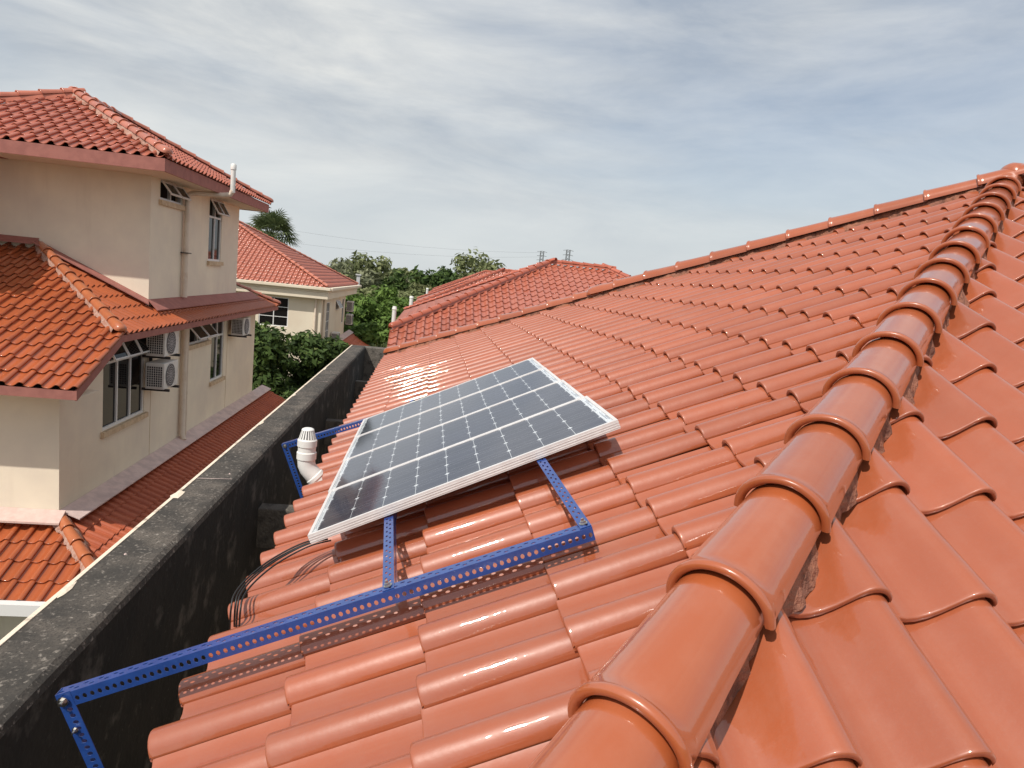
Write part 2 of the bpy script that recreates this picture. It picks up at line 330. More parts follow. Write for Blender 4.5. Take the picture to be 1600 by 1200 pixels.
# ------------------------------------------------------------------ our house: glazed hip roof
C0 = -.97; KH = .65; SF = 10.15; X0 = -.63
zA = lambda x: T * x + C0
zB = lambda y: T * (y - KH) + C0
APX = ((SF - KH) / 2, (SF + KH) / 2)
home = thing('tiled_house', 'near house with glazed orange hip roof carrying the solar panels', 'house', (3.5, 5, GZ))
items = []
hipn = (1, -1)       # outward for face A at near hip
items += roof_face(home, (X0, 0, zA(X0)), (1, 0), .2365, .3745, 0, -1.675 + 10 * .2365, (-60, 20), (0, 18),
                   [((0, KH), (1, -1)), ((0, SF - .02), (1, 1))], M['tile'], 'collect')
items += roof_face(home, (0, KH, C0), (0, 1), .277, .381, .003 - KH / CP, 1.13 - 4 * .277, (-4, 30), (0, 17),
                   [((0, KH), (-1, 1)), ((7.2, 0), (1, 0))], M['tile'], 'collect', ks=1.22, smooth_=True, lift=4.3, thk=.016)
emit_tiles(home, items, 300, 'roof_tile', 'outer_roof_tiles')
ap = (APX[0], APX[1], zA(APX[0]))
cn = (X0, X0 + KH, zA(X0)); cf = (X0, SF - X0, zA(X0)); o_ = -.13
add('roof_deck', [(cn[0], cn[1], cn[2] + o_), (cf[0], cf[1], cf[2] + o_), (ap[0], ap[1], ap[2] + o_), (8, ap[1], ap[2] + o_), (8, cn[1], cn[2] + o_), (8, cf[1], cf[2] + o_)],
    [(0, 2, 1), (0, 4, 3, 2), (2, 3, 5, 1)], M['under'], home)
hd = Vector((1, 1, T)).normalized()
A0 = Vector((.36 - 1.5 * .278, .36 + KH - 1.5 * .278, 0)); A0.z = zA(A0.x)
along0 = 1.03    # (x+y)/2*sqrt2 of a collar
def hip_pt(al): 
    xy = al / math.sqrt(2); x = xy - KH / 2; return Vector((x, x + KH, zA(x)))
ridge(home, hip_pt(along0 - .380 * 3) , Vector((*APX, zA(APX[0]))) + hd * .05, .380 / math.cos(math.atan(T / math.sqrt(2))), M['cap'], .1205, .0, start=False, name='hip_tile', seg=24)
mortar(home, hip_pt(-.1), Vector((*APX, zA(APX[0]))), M['mortar'], .112, .05, -.045, amp=.016)
def fhip(x, dz=0): return Vector((x, SF - x, zA(x) + dz))
ridge(home, fhip(1.93), Vector((*APX, zA(APX[0]))), .40, M['cap'], .112, .022, start=True, name='hip_tile', tilt=1.2)
ridge(home, fhip(X0 + .02), fhip(1.98), .40, M['cap'], .098, .012, start=True, name='hip_tile', tilt=1.0)
mortar(home, fhip(X0 + .1), Vector((*APX, zA(APX[0]))), M['mortar'], .092, .04, -.03)
# apex hood and ridge going away to the right
ridge(home, Vector((APX[0] - .06, APX[1], zA(APX[0]) + .03)), Vector((8, APX[1], zA(APX[0]) + .03)), .40, M['cap'], .118, .02, start=True, name='ridge_tile')
# body of the house under the roof
b = MB(); b.box((-.42, .3, GZ), (8, 10.5, -1.42)); b.build('wall', M['cream'], home)
b = MB(); b.box((-.60, .06, -1.50), (-.57, 10.72, -1.345)); b.build('fascia_board', M['pink'], home)
b = MB(); b.box((-.568, .06, -1.47), (8, 10.72, -1.455)); b.build('soffit', M['soffit'], home)
b = MB(); b.box((-.568, .06, -1.50), (8, .09, -1.345)); b.build('fascia_board', M['pink'], home)

# ------------------------------------------------------------------ boundary wall
def rough_profile(name, prof, y0, y1, m, parent, step=.05, amp=.006, closed=False):
    """extrude a profile (x,z) along y with irregular surface"""
    k = int((y1 - y0) / step); n = len(prof); v = []; f = []
    import mathutils.noise as mn
    for i in range(k + 1):
        y = y0 + (y1 - y0) * i / k
        for j, (x, z) in enumerate(prof):
            q = mn.noise(Vector((x * 6 + 3, y * 6, z * 6))) + .6 * mn.noise(Vector((x * 19, y * 19 + 7, z * 19)))
            v.append((x + q * amp, y, z + q * amp))
    for i in range(k):
        for j in range(n - 1): f.append((i * n + j, i * n + j + 1, (i + 1) * n + j + 1, (i + 1) * n + j))
    f.append(tuple(range(n))); f.append(tuple(reversed(range(k * n, k * n + n))))
    return add(name, v, f, m, parent, False)
pw = thing('boundary_wall', 'long black-stained concrete parapet wall between the two houses', 'wall', (-1.22, 6, GZ))
XR, XL, ZT = -1.10, -1.355, -1.375
def dens(a, b, n): return [(a[0] + (b[0] - a[0]) * i / n, a[1] + (b[1] - a[1]) * i / n) for i in range(n + 1)]
o = rough_profile('coping_top', [(XL + .012, ZT - .012)] + dens((XL + .016, ZT), (XR - .03, ZT + .004), 7) + [(XR - .008, ZT - .010), (XR, ZT - .035)], -1.0, 12.75, M['top'], pw, .04, .0045)
autosmooth(o, 30)
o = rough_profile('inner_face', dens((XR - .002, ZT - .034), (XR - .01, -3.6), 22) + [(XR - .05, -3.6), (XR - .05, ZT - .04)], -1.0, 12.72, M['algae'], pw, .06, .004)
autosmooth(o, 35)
b = MB(); b.box((XL + .014, -1.0, GZ), (XR - .052, 12.72, ZT - .02)); b.build('masonry_core', M['concrete'], pw)
o = rough_profile('painted_lip', [(XL - .006, ZT - .20), (XL - .009, ZT - .02), (XL - .004, ZT + .002), (XL + .016, ZT + .004), (XL + .013, ZT - .2)], -1.0, 12.76, M['lip'], pw, .03, .0045)
g_ = random.Random(3)
def chip(x, y, z, sx, sy, sz, m, n=9):
    vs = [(x + sx * math.cos(2 * math.pi * i / n) * g_.uniform(.6, 1), y + sy * math.sin(2 * math.pi * i / n) * g_.uniform(.5, 1), z) for i in range(n)]; vs.append((x, y, z + sz))
    return add('plaster_chip', vs, [(i, (i + 1) % n, n) for i in range(n)], m, pw)
for y, a, b_ in ((3.95, .035, .11), (1.6, .018, .06), (2.75, .015, .09), (5.9, .014, .08), (7.3, .016, .12), (9.4, .015, .15)): chip(XL + .018, y, ZT + .002, a, b_, .005, M['lip'])
for y in (2.1, 3.1, 4.4): chip(XL + g_.uniform(.08, .2), y, ZT + .002, .008, .012, .006, M['flash'])
for y in (4.26, 8.3): add('coping_joint', [(XL + .02, y, ZT + .0052), (XR - .03, y + .012, ZT + .0092), (XR - .03, y + .017, ZT + .0092), (XL + .02, y + .006, ZT + .0052)], [(0, 1, 2, 3)], M['flash'], pw)
# return wall at the far end and short gutter beams
b = MB(); b.box((XL + .02, 12.77, GZ), (1.3, 13.0, ZT - .02)); o = b.build('end_return', M['concrete'], pw, bevel=.012)
for y, z in ((4.90, -1.775), (8.10, -1.80), (11.3, -1.81)):
    b = MB(); b.box((XR - .02, y, z - .30), (-.44, y + .13, z)); o = b.build('gutter_beam', M['concrete'], pw, bevel=.01)
b = MB(); b.box((XR - .03, -1, -2.62), (-.41, 12.77, -2.5)); gt = b.build('gutter_bed', M['algae'], pw)

# ------------------------------------------------------------------ slotted angle frame
def angle_bar(name, A, B, d1, d2, w1, w2, pitch=.0208, parent=None, slot1=True, m=None):
    """L profile with punched holes; A->B fold line, d1/d2 directions of the two flanges"""
    A = Vector(A); B = Vector(B); d = B - A; L = d.length; d.normalize(); n = max(2, int(L / pitch)); pt = L / n
    mb = MB()
    for dv, w, slot in ((Vector(d1), w1, slot1), (Vector(d2), w2, False)):
        dv = (dv - d * dv.dot(d)).normalized(); vs = []; fs = []
        hw = (.0062 if not slot else .0078); hh = (.0080 if not slot else .0040)
        for i in range(n):
            c = (i + .5) * pt; cy = w * (.54 if not slot else .5) + (0 if not slot else (.006 if i % 2 else -.006))
            outer = [(i * pt, 0), (c, 0), ((i + 1) * pt, 0), ((i + 1) * pt, cy), ((i + 1) * pt, w), (c, w), (i * pt, w), (i * pt, cy)]
            inner = [(c + hw * math.cos(a), cy + hh * math.sin(a)) for a in [R(225), R(270), R(315), 0, R(45), R(90), R(135), R(180)]]
            k = len(vs); vs += [A + d * x + dv * y for x, y in outer + inner]
            fs += [(k + j, k + (j + 1) % 8, k + 8 + (j + 1) % 8, k + 8 + j) for j in range(8)]
        mb.poly(vs, fs)
    o = mb.build(name, m or M['blue'], parent)
    bm = bmesh.new(); bm.from_mesh(o.data); bmesh.ops.remove_doubles(bm, verts=bm.verts, dist=.0004); bmesh.ops.recalc_face_normals(bm, faces=bm.faces); bm.to_mesh(o.data); bm.free()
    s = o.modifiers.new('thickness', 'SOLIDIFY'); s.thickness = .0024; s.offset = 0
    return o
def bolt(p, n, parent, r=.0085):
    n = Vector(n).normalized(); p = Vector(p); mb = MB(); mb.tube([p, p + n * .0025], r * 1.45, 14); mb.tube([p + n * .0025, p + n * .009], r, 6); mb.tube([p + n * .009, p + n * .017], r * .5, 8)
    return mb.build('bolt', M['steel'], parent)
mf = thing('panel_mounting_frame', 'bright blue slotted-angle steel frame under the solar panels', 'frame', (-.4, 3.2, -1.3))
nA = Vector((-math.sin(P_), 0, CP))
F1 = Vector((.5257, 1.863, -.6733)); F0 = Vector((-.937, 1.863, -1.251)); rd = (F1 - F0).normalized(); rn = Vector((-rd.z, 0, rd.x))
angle_bar('long_rail', F0, F1, (0, 1, 0), -rn, .040, .042, parent=mf)
# legs that turn down over the eave
leg0 = F0 + rd * .0 + Vector((0, .005, .004))
angle_bar('leg', leg0 + Vector((0, -.006, 0)), leg0 - rn * .75 + Vector((0, -.006, 0)), rd, (0, 1, 0), .040, .036, parent=mf, slot1=False)
bolt(F0 + rd * .018 - rn * .018 + Vector((0, -.008, 0)), (0, -1, 0), mf, .010)
bolt(F0 + rd * .016 - rn * .11 + Vector((0, -.006, 0)), (0, -1, 0), mf, .006)
FY = 4.80; FYY = 4.87
G0 = Vector((-.958, FY+.07, -1.278)); G1 = G0 + rd * 1.6
angle_bar('long_rail', G0, G1, (0, 1, 0), -rn, .040, .040, parent=mf)
angle_bar('leg', G0 + Vector((0, -.006, 0)), G0 - rn * .62 + Vector((0, -.006, 0)), rd, (0, 1, 0), .040, .036, parent=mf, slot1=False)
bolt(G0 + rd * .018 - rn * .018 + Vector((0, -.008, 0)), (0, -1, 0), mf, .010)
# cross bars running under the panels
def Apt(x, y, h): return Vector((x, y, zA(x) + h / CP))
def bar_to(P, Q, name='cross_bar'):
    return angle_bar(name, P, Q, -rd, -rn, .034, .034, parent=mf)
Rb0 = F1 + rn * .003 + Vector((-.001, .004, 0)); Rb1 = Apt(.482, 2.46, .098)
bar_to(Rb0, Rb0 + (Rb1 - Rb0) * 1.06); bar_to(Rb0 + (Rb1 - Rb0) * 1.065, G1 + Vector((-.10, -.003, 0)) + rn * .012)
LbJ = F0 + rd * .972; Lb0 = LbJ + rn * .003 + Vector((0, .004, 0)); Lb1 = Apt(-.068, 2.45, .098)
bar_to(Lb0, Lb0 + (Lb1 - Lb0) * 1.06); bar_to(Lb0 + (Lb1 - Lb0) * 1.065, Apt(-.05, FYY - .01, .105))
bolt(Rb0 - rd * .018 + Vector((0, .022, 0)) + rn * .003, rn, mf, .009)
bolt(Lb0 - rd * .018 + Vector((0, .020, 0)) + rn * .003, rn, mf, .009)

# ------------------------------------------------------------------ solar panels
PO = Vector((-.381, 2.393, -.970)); ex = Vector((1.085, -.006, .511)).normalized(); ey = Vector((.012, 2.1, -.002)).normalized(); ez = ex.cross(ey).normalized()
PL, PW, TH = 1.2, .5205, .035
PS = 1.03
def pm(o, ax=ex * 1.03, ay=ey * 1.03, az=ez * 1.03):
    o = Vector(o) * PS
    m = Matrix.Identity(4)
    for i in range(3): m[i][0] = ax[i]; m[i][1] = ay[i]; m[i][2] = az[i]; m[i][3] = o[i]
    return m
def local(name, mb, m, parent, mtx, bevel=0):
    o = bpy.data.objects.new(name, mesh_from(name, mb.v, mb.f, m)); link(o, parent, mtx)
    if bevel: q = o.modifiers.new('bevel', 'BEVEL'); q.width = bevel; q.segments = 2; q.limit_method = 'ANGLE'
    return o
def cell_mesh():
    s = .1222 / 2; c = .0095; h = .1240 / 2; pts = [(-h + c, -s), (h - c, -s), (h, -s + c), (h, s - c), (h - c, s), (-h + c, s), (-h, s - c), (-h, -s + c)]
    v = [(x, y, 0) for x, y in pts] + [(x, y, .0004) for x, y in pts]
    f = [tuple(range(8, 16))] + [(i, (i + 1) % 8, 8 + (i + 1) % 8, 8 + i) for i in range(8)]
    me = bpy.data.meshes.new('solar_cell'); bb = MB(); bb.poly(v, f)
    for yy in (-.031, .031):
        bb.box((-s, yy - .0005, .0005), (s, yy + .0005, .0008))
    me = mesh_from('solar_cell', bb.v, bb.f); me.materials.append(M['cell']); me.materials.append(M['bus'])
    for i, p in enumerate(me.polygons): p.material_index = 0 if i < 9 else 1
    return me
CM = cell_mesh()
fr = MB(); w = .0135
def rim(x0, y0, x1, y1): fr.box((x0, y0, -TH), (x1, y1, 0))
rim(0, 0, PL, w); rim(0, PW - w, PL, PW); rim(0, w, w, PW - w); rim(PL - w, w, PL, PW - w)
for z in (-.0095, -.0185, -.0275): fr.box((-.0012, -.0012, z - .0016), (PL + .0012, 0, z)); fr.box((-.0012, 0, z - .0016), (0, PW, z)); fr.box((PL, 0, z - .0016), (PL + .0012, PW, z))
fm = mesh_from('frame', fr.v, fr.f, M['alu'])
shm = MB().box((w, w, -.006), (PL - w, PW - w, -.0042)); shm = mesh_from('backsheet', shm.v, shm.f, M['sheet'])
glm = mesh_from('glass_cover', [(w, w, -.0022), (PL - w, w, -.0022), (PL - w, PW - w, -.0022), (w, PW - w, -.0022)], [(0, 1, 2, 3)], M['clear'])
rb = MB()
for y0, y1, x in ((.075, .20, PL - .026), (.235, .29, PL - .030), (.325, .45, PL - .026), (.06, .13, PL - .019), (.40, .465, PL - .019)):
    rb.box((x, y0, -.0041), (x + .0035, y1, -.0036))
for y0, y1 in ((.06, .24), (.28, .46)): rb.box((.0185, y0, -.0041), (.0205, y1, -.0036))
rbm = mesh_from('ribbon', rb.v, rb.f, M['bus'])
labs = ['solar panel nearest the camera, lowest in the row of four', 'second solar panel from the camera, tucked against the nearest one',
        'third solar panel from the camera, between the second and the farthest', 'farthest solar panel from the camera, beside the sunlit glaring tiles']
for k in range(4):
    off = [.020, .010, .002, 0][k]
    o0 = PO + ey * (k * (PW + .0075)) + ex * off + ez * [.004, .002, 0, 0][k]
    p = bpy.data.objects.new('solar_panel', None); link(p, None, pm(o0)); p.empty_display_size = .1; p['label'] = labs[k]; p['category'] = 'solar panel'; p['group'] = 'solar panels side by side on the roof'
    link(bpy.data.objects.new('frame', fm), p, pm(o0)); link(bpy.data.objects.new('backsheet', shm), p, pm(o0)); link(bpy.data.objects.new('glass_cover', glm), p, pm(o0)); link(bpy.data.objects.new('ribbon', rbm), p, pm(o0))
    mx_ = .0375 - .0075
    for i in range(9):
        for j in range(4):
            c = o0 + ex * (.0295 + .0625 + i * .1262) + ey * (.0735 + j * .1245) - ez * .0041
            link(bpy.data.objects.new('solar_cell', CM), p, pm(c))

# cables
tag_c = []
for k, (dx, dy, dz) in enumerate(((0, 0, 0), (.011, -.004, .003), (.024, -.008, .0), (-.010, .009, .002))):
    pts = [(-.33, 2.62, -1.06), (-.40, 2.60, -1.075), (-.47, 2.57, -1.105), (-.53, 2.52, -1.135), (-.575, 2.45, -1.165), (-.592, 2.38, -1.185), (-.590, 2.345, -1.215), (-.592, 2.35, -1.27), (-.60, 2.38, -1.36), (-.62, 2.4, -1.7), (-.66, 2.4, -2.45)]
    pts = [Vector(q) + Vector((dx, dy - k * .004 * i / 3, dz)) for i, q in enumerate(pts)]
    cv = []
    for i in range(len(pts) - 1):
        p0, p1, p2, p3 = pts[max(i - 1, 0)], pts[i], pts[i + 1], pts[min(i + 2, len(pts) - 1)]
        for s in range(5):
            u = s / 5; cv.append(.5 * ((2 * p1) + (p2 - p0) * u + (2 * p0 - 5 * p1 + 4 * p2 - p3) * u * u + (3 * p1 - p0 - 3 * p2 + p3) * u ** 3))
    o = MB().tube(cv, .0034, 8).build('cable', M['cable'], None, True)
    tag(o, ['black cable, outermost of the bundle curving from the panel corner over the eave', 'black cable next to the outermost in the bundle at the panel corner',
            'black cable nearest the camera in the bundle draping over the eave', 'black cable on the wall side of the bundle at the panel corner'][k], 'cable', 'cables hanging from the solar panel corner')

# PVC vent through the tiles
vp = thing('vent_pipe', 'short white PVC vent pipe with slotted cap at the eave beside the panels', 'pipe', (-.60, 4.05, -1.27))
vx, vy = -.655, 4.08; b = MB()
elb = [(-.555, vy, -1.300), (-.585, vy, -1.270), (-.615, vy, -1.240), (-.640, vy, -1.212), (-.652, vy, -1.185), (vx, vy, -1.155), (vx, vy, -1.03)]
b.tube(elb, .052, 24).build('elbow', M['pvc'], vp, False); autosmooth(vp.children[-1], 50)
o = MB().tube([(vx, vy, -1.152), (vx, vy, -1.148), (vx, vy, -1.108), (vx, vy, -1.103)], [.0525, .0575, .0575, .0525], 28).build('socket', M['pvc'], vp); autosmooth(o, 22)
o = MB().tube([(vx, vy, -1.075), (vx, vy, -1.070), (vx, vy, -1.032), (vx, vy, -1.024)], [.0525, .057, .057, .050], 28).build('socket', M['pvc'], vp); autosmooth(o, 22)
o = MB().tube([(-.583, vy, -1.272), (-.587, vy, -1.268), (-.601, vy, -1.254), (-.605, vy, -1.250)], [.053, .058, .058, .053], 28).build('socket', M['pvc'], vp); autosmooth(o, 22)
o = MB().tube([(vx, vy, -1.026), (vx, vy, -.972), (vx, vy, -.966), (vx, vy, -.963)], [.046, .031, .027, .012], 28).build('vent_cap', M['pvcdark'], vp)
cb = MB()
for i in range(18):
    a0 = 2 * math.pi * i / 18; a1 = a0 + .20
    pts = []
    for (r_, z_) in ((.0515, -1.026), (.0345, -.968)):
        for a in (a0, a1): pts.append((vx + r_ * math.cos(a), vy + r_ * math.sin(a), z_))
    for (r_, z_) in ((.0455, -1.026), (.0300, -.968)):
        for a in (a0, a1): pts.append((vx + r_ * math.cos(a), vy + r_ * math.sin(a), z_))
    cb.poly(pts, [(0, 1, 3, 2), (0, 2, 6, 4), (1, 5, 7, 3)])
cb.build('cap_rib', M['pvc'], vp)
o = MB().tube([(vx, vy, -.972), (vx, vy, -.966), (vx, vy, -.960)], [.037, .035, .024], 28).build('cap_crown', M['pvc'], vp); autosmooth(o, 60)

# ------------------------------------------------------------------ wall with openings
def holed_wall(name, axis, c, u0, u1, z0, z1, holes, m, parent, th=.14, sgn=1, clipf=None):
    """wall in plane axis=c, openings (u0,u1,z0,z1) with reveals going inward"""
    us = sorted({u0, u1, *[h[0] for h in holes], *[h[1] for h in holes]}); zs = sorted({z0, z1, *[h[2] for h in holes], *[h[3] for h in holes]}); mb = MB()
    P = (lambda u, z, d=0: (c - sgn * d, u, z)) if axis == 'x' else (lambda u, z, d=0: (u, c - sgn * d, z))
    for a, b_ in zip(us, us[1:]):
        for e, g in zip(zs, zs[1:]):
            if any(h[0] - 1e-6 <= a and b_ <= h[1] + 1e-6 and h[2] - 1e-6 <= e and g <= h[3] + 1e-6 for h in holes): continue
            mb.poly([P(a, e), P(b_, e), P(b_, g), P(a, g)], [(0, 1, 2, 3)])
    for h in holes:
        a, b_, e, g = h; q = [(a, e), (b_, e), (b_, g), (a, g)]
        for i in range(4):
            (x0, y0), (x1, y1) = q[i], q[(i + 1) % 4]; mb.poly([P(x0, y0), P(x1, y1), P(x1, y1, th), P(x0, y0, th)], [(3, 2, 1, 0)])
    return mb.build(name, m, parent)
def window(parent, axis, c, a, b_, z0, z1, cols, split=None, open_top=0, open_all=0, sgn=1, fw=.045, sill=True, depth=.05, rows=1, label=None):
    """frame mesh part with pane and sash sub-parts; open_* = degrees of top-hung sashes"""
    P = (lambda u, z, d=0: Vector((c - sgn * d, u, z))) if axis == 'x' else (lambda u, z, d=0: Vector((u, c - sgn * d, z)))
    def bx(mb, u0, u1, w0, w1, d0, d1):
        q = [P(u0, w0, d0), P(u1, w0, d0), P(u1, w1, d0), P(u0, w1, d0), P(u0, w0, d1), P(u1, w0, d1), P(u1, w1, d1), P(u0, w1, d1)]
        mb.poly(q, [(0, 1, 2, 3), (7, 6, 5, 4), (0, 4, 5, 1), (1, 5, 6, 2), (2, 6, 7, 3), (3, 7, 4, 0)])
    fr_ = MB(); d0, d1 = depth - .03, depth + .03
    bx(fr_, a, b_, z0, z0 + fw, d0, d1); bx(fr_, a, b_, z1 - fw, z1, d0, d1); bx(fr_, a, a + fw, z0 + fw, z1 - fw, d0, d1); bx(fr_, b_ - fw, b_, z0 + fw, z1 - fw, d0, d1)
    zt = split if split else z1
    ws = (b_ - a - 2 * fw) / cols
    if split: bx(fr_, a + fw, b_ - fw, split - fw / 2, split + fw / 2, d0, d1)
    for k in range(1, cols):
        u = a + fw + k * ws
        bx(fr_, u - fw * .45, u + fw * .45, z0 + fw, (zt if split else z1) - fw / 2, d0, d1)
        if split: bx(fr_, u - fw * .45, u + fw * .45, split + fw / 2, z1 - fw, d0, d1)
    for r_ in range(1, rows):
        z = z0 + (zt - z0) * r_ / rows; bx(fr_, a + fw, b_ - fw, z - .014, z + .014, d0 - .002, d1)
    fo = fr_.build('window', M['white'], parent)
    if label: fo['label'] = label
    def pane(u0, u1, w0, w1, deg=0, nm='pane'):
        if deg <= 0:
            mb = MB(); bx(mb, u0, u1, w0, w1, depth, depth + .006); mb.build(nm, M['glass'], fo); return
        L = w1 - w0; s, c_ = math.sin(R(deg)), math.cos(R(deg)); fwv = .03
        def Q(u, t_, e=0): # t_ distance down from hinge
            return P(u, w1 - t_ * c_ + e * s, .0 - t_ * s - e * c_)
        def slab(u0_, u1_, t0, t1, e0, e1, mb):
            q = [Q(u0_, t0, e0), Q(u1_, t0, e0), Q(u1_, t1, e0), Q(u0_, t1, e0), Q(u0_, t0, e1), Q(u1_, t0, e1), Q(u1_, t1, e1), Q(u0_, t1, e1)]
            mb.poly(q, [(0, 1, 2, 3), (7, 6, 5, 4), (0, 4, 5, 1), (1, 5, 6, 2), (2, 6, 7, 3), (3, 7, 4, 0)])
        mb = MB(); slab(u0, u1, 0, fwv, 0, .03, mb); slab(u0, u1, L - fwv, L, 0, .03, mb); slab(u0, u0 + fwv, fwv, L - fwv, 0, .03, mb); slab(u1 - fwv, u1, fwv, L - fwv, 0, .03, mb)
        mb.build('sash', M['white'], fo)
        mb = MB(); slab(u0 + fwv, u1 - fwv, fwv, L - fwv, .012, .017, mb); mb.build('pane', M['glass'], fo)
    for k in range(cols):
        u0 = a + fw + k * ws + (fw * .45 if k else 0); u1 = a + fw + (k + 1) * ws - (fw * .45 if k < cols - 1 else 0)
        if split:
            pane(u0, u1, z0 + fw, split - fw / 2); pane(u0 - .01, u1 + .01, split + fw / 2, z1 - fw, open_top)
        else: pane(u0, u1, z0 + fw, z1 - fw, open_all)
    if sill:
        mb = MB(); bx(mb, a - .07, b_ + .07, z0 - .10, z0 - .004, -.06, .10); mb.build('sill', M['sill'], fo)
    return fo
def sunbox(parent, x0, x1, y0, y1, z0, z1):
    b = MB(); b.box((x0, y0, z0), (x1, y1, z1)); b.f = [tuple(reversed(q)) for q in b.f]; return b.build('room', M['room'], parent)

# ------------------------------------------------------------------ left house
lh = thing('neighbour_house', 'cream two-storey house with stepped orange tile roofs, left of the parapet', 'house', (-8, 16, GZ))
XW = -5.3
# holes
H1 = (11.97, 13.66, -3.13, -1.57); H2 = (15.96, 17.40, -2.06, -1.60); H3 = (17.66, 18.70, -3.15, -1.60)
b = MB(); b.poly([(XW, 10.61, -4.6), (XW, 11.30, -4.6), (XW, 11.30, -1.42), (XW, 10.61, -1.72)], [(0, 1, 2, 3)]); b.build('wall', M['cream'], lh)
holed_wall('wall', 'x', XW, 11.30, 21.9, -4.6, -1.42, [H1, H2, H3], M['cream'], lh)
U1 = (14.19, 15.37, .96, 1.35); U2 = (17.16, 18.14, -.14, 1.34)
holed_wall('wall', 'x', XW, 13.75, 19.65, -1.3, 1.50, [U1, U2], M['cream'], lh)
b = MB(); b.poly([(XW, 10.61, -4.6), (XW, 10.61, -1.72), (-14, 10.61, -1.72), (-14, 10.61, -4.6)], [(0, 1, 2, 3)]); b.build('wall', M['cream'], lh)
b = MB(); b.poly([(XW, 13.75, -1.3), (XW, 13.75, 1.5), (-10.0, 13.75, 1.5), (-10.0, 13.75, -1.3)], [(0, 1, 2, 3)]); b.build('wall', M['cream'], lh)
b = MB(); b.poly([(XW, 19.65, -1.3), (XW, 19.65, 1.5), (-10.0, 19.65, 1.5), (-10.0, 19.65, -1.3)], [(3, 2, 1, 0)]); b.poly([(-10, 13.75, -1.3), (-10, 19.65, -1.3), (-10, 19.65, 1.5), (-10, 13.75, 1.5)], [(3, 2, 1, 0)]); b.build('wall', M['cream'], lh)
b = MB(); b.poly([(XW, 21.9, -4.6), (XW, 21.9, -1.4), (-14, 21.9, -1.4), (-14, 21.9, -4.6)], [(3, 2, 1, 0)]); b.build('wall', M['cream'], lh)
b = MB(); b.box((-14, 10.7, GZ), (-3.6, 22, -5.2)); b.build('ground_floor', M['cream'], lh)
sunbox(lh, XW - 3, XW - .145, 11.2, 21.7, -4.3, -1.5); sunbox(lh, XW - 3, XW - .145, 13.9, 19.5, -.6, 1.45)
window(lh, 'x', XW, *H1, 3, split=-1.98, open_top=28, label='large three-pane window with tilted top sashes')
window(lh, 'x', XW, *H2, 2, open_all=42, label='small window with two sashes propped open')
window(lh, 'x', XW, *H3, 2, split=-2.02, label='tall narrow window, closed')
window(lh, 'x', XW, *U1, 2, open_all=38, label='small upper window with two sashes propped open')
window(lh, 'x', XW, *U2, 2, split=.90, open_top=30, label='tall upper window with tilted top sashes')
# wall joints
for y in (13.95, 19.0):
    b = MB(); b.box((XW, y, -4.2), (XW + .004, y + .015, -1.5)); b.build('wall_joint', M['sill'], lh)
# lower roof: eave corner at (-4.7, 11.22, -1.34)
XE, YE, ZE = -4.7, 11.22, -1.335
yn = 9.86; zn = ZE - (YE - yn) * T
its = roof_face(lh, (XE, yn, zn), (0, 1), .2306, .345, 0, 0, (-40, 1), (0, 14),
                [((XE, YE), (1, 1)), ((XE + .01, 0), (1, 0)), ((0, 13.74), (0, 1)), ((-13.8, 0), (-1, 0))] , M['tile_left'], 'collect', lift=4.8, thk=.015, smooth_=True) if False else []
def clip_near(lst, keep):
    return [q for q in lst if keep(q[0].translation)]
# near slope: part below the corner has no hip clip, part above it is bounded by the hip
lowr = roof_face(lh, (XE, yn, zn), (0, 1), .2306, .345, 0, 0, (-40, 1), (0, 5), [((XE + .005, 0), (1, 0)), ((0, YE + .05), (0, 1))], M['tile_left'], 'collect', lift=4.8, thk=.015, smooth_=True)
upr = roof_face(lh, (XE, yn, zn), (0, 1), .2306, .345, 0, 0, (-40, 1), (3, 14), [((XE, YE), (1, 1)), ((0, YE + .05), (0, -1)), ((0, 13.74), (0, 1))], M['tile_left'], 'collect', lift=4.8, thk=.015, smooth_=True)
side = roof_face(lh, (XE, 0, ZE), (-1, 0), .205, .345, 0, YE, (0, 62), (0, 9), [((XE, YE), (-1, -1)), ((0, 22.45), (0, 1)), ((XW + .02, 13.9), (-1, 0))], M['tile_left'], 'collect', lift=4.8, thk=.015, smooth_=True)
side2 = roof_face(lh, (XE, 0, ZE), (-1, 0), .205, .345, 0, YE, (0, 16), (0, 11), [((XE, YE), (-1, -1)), ((0, 13.74), (0, 1)), ((XW + .02, 0), (1, 0))], M['tile_left'], 'collect', lift=4.8, thk=.015, smooth_=True)
# lean-to
ZL = -4.16; YL = 10.62
HL = Vector((XW + .02, YL, ZL + .03))
le = roof_face(lh, (-3.35, 0, ZL - (1.93) * T), (-1, 0), .205, .345, 0, YL - 3, (0, 78), (0, 7), [((XW, YL), (-1, -1)), ((0, 23.3), (0, 1)), ((XW + .02, 0), (-1, 0))], M['tile_dull'], 'collect')
ln_ = roof_face(lh, (XW, 9.24, ZL - (YL - 9.24) * T), (0, 1), .2306, .345, 0, 0, (-30, 9), (0, 5), [((XW, YL), (1, 1)), ((0, YL - .02), (0, 1))], M['tile_left'], 'collect', lift=4.8, thk=.015, smooth_=True)
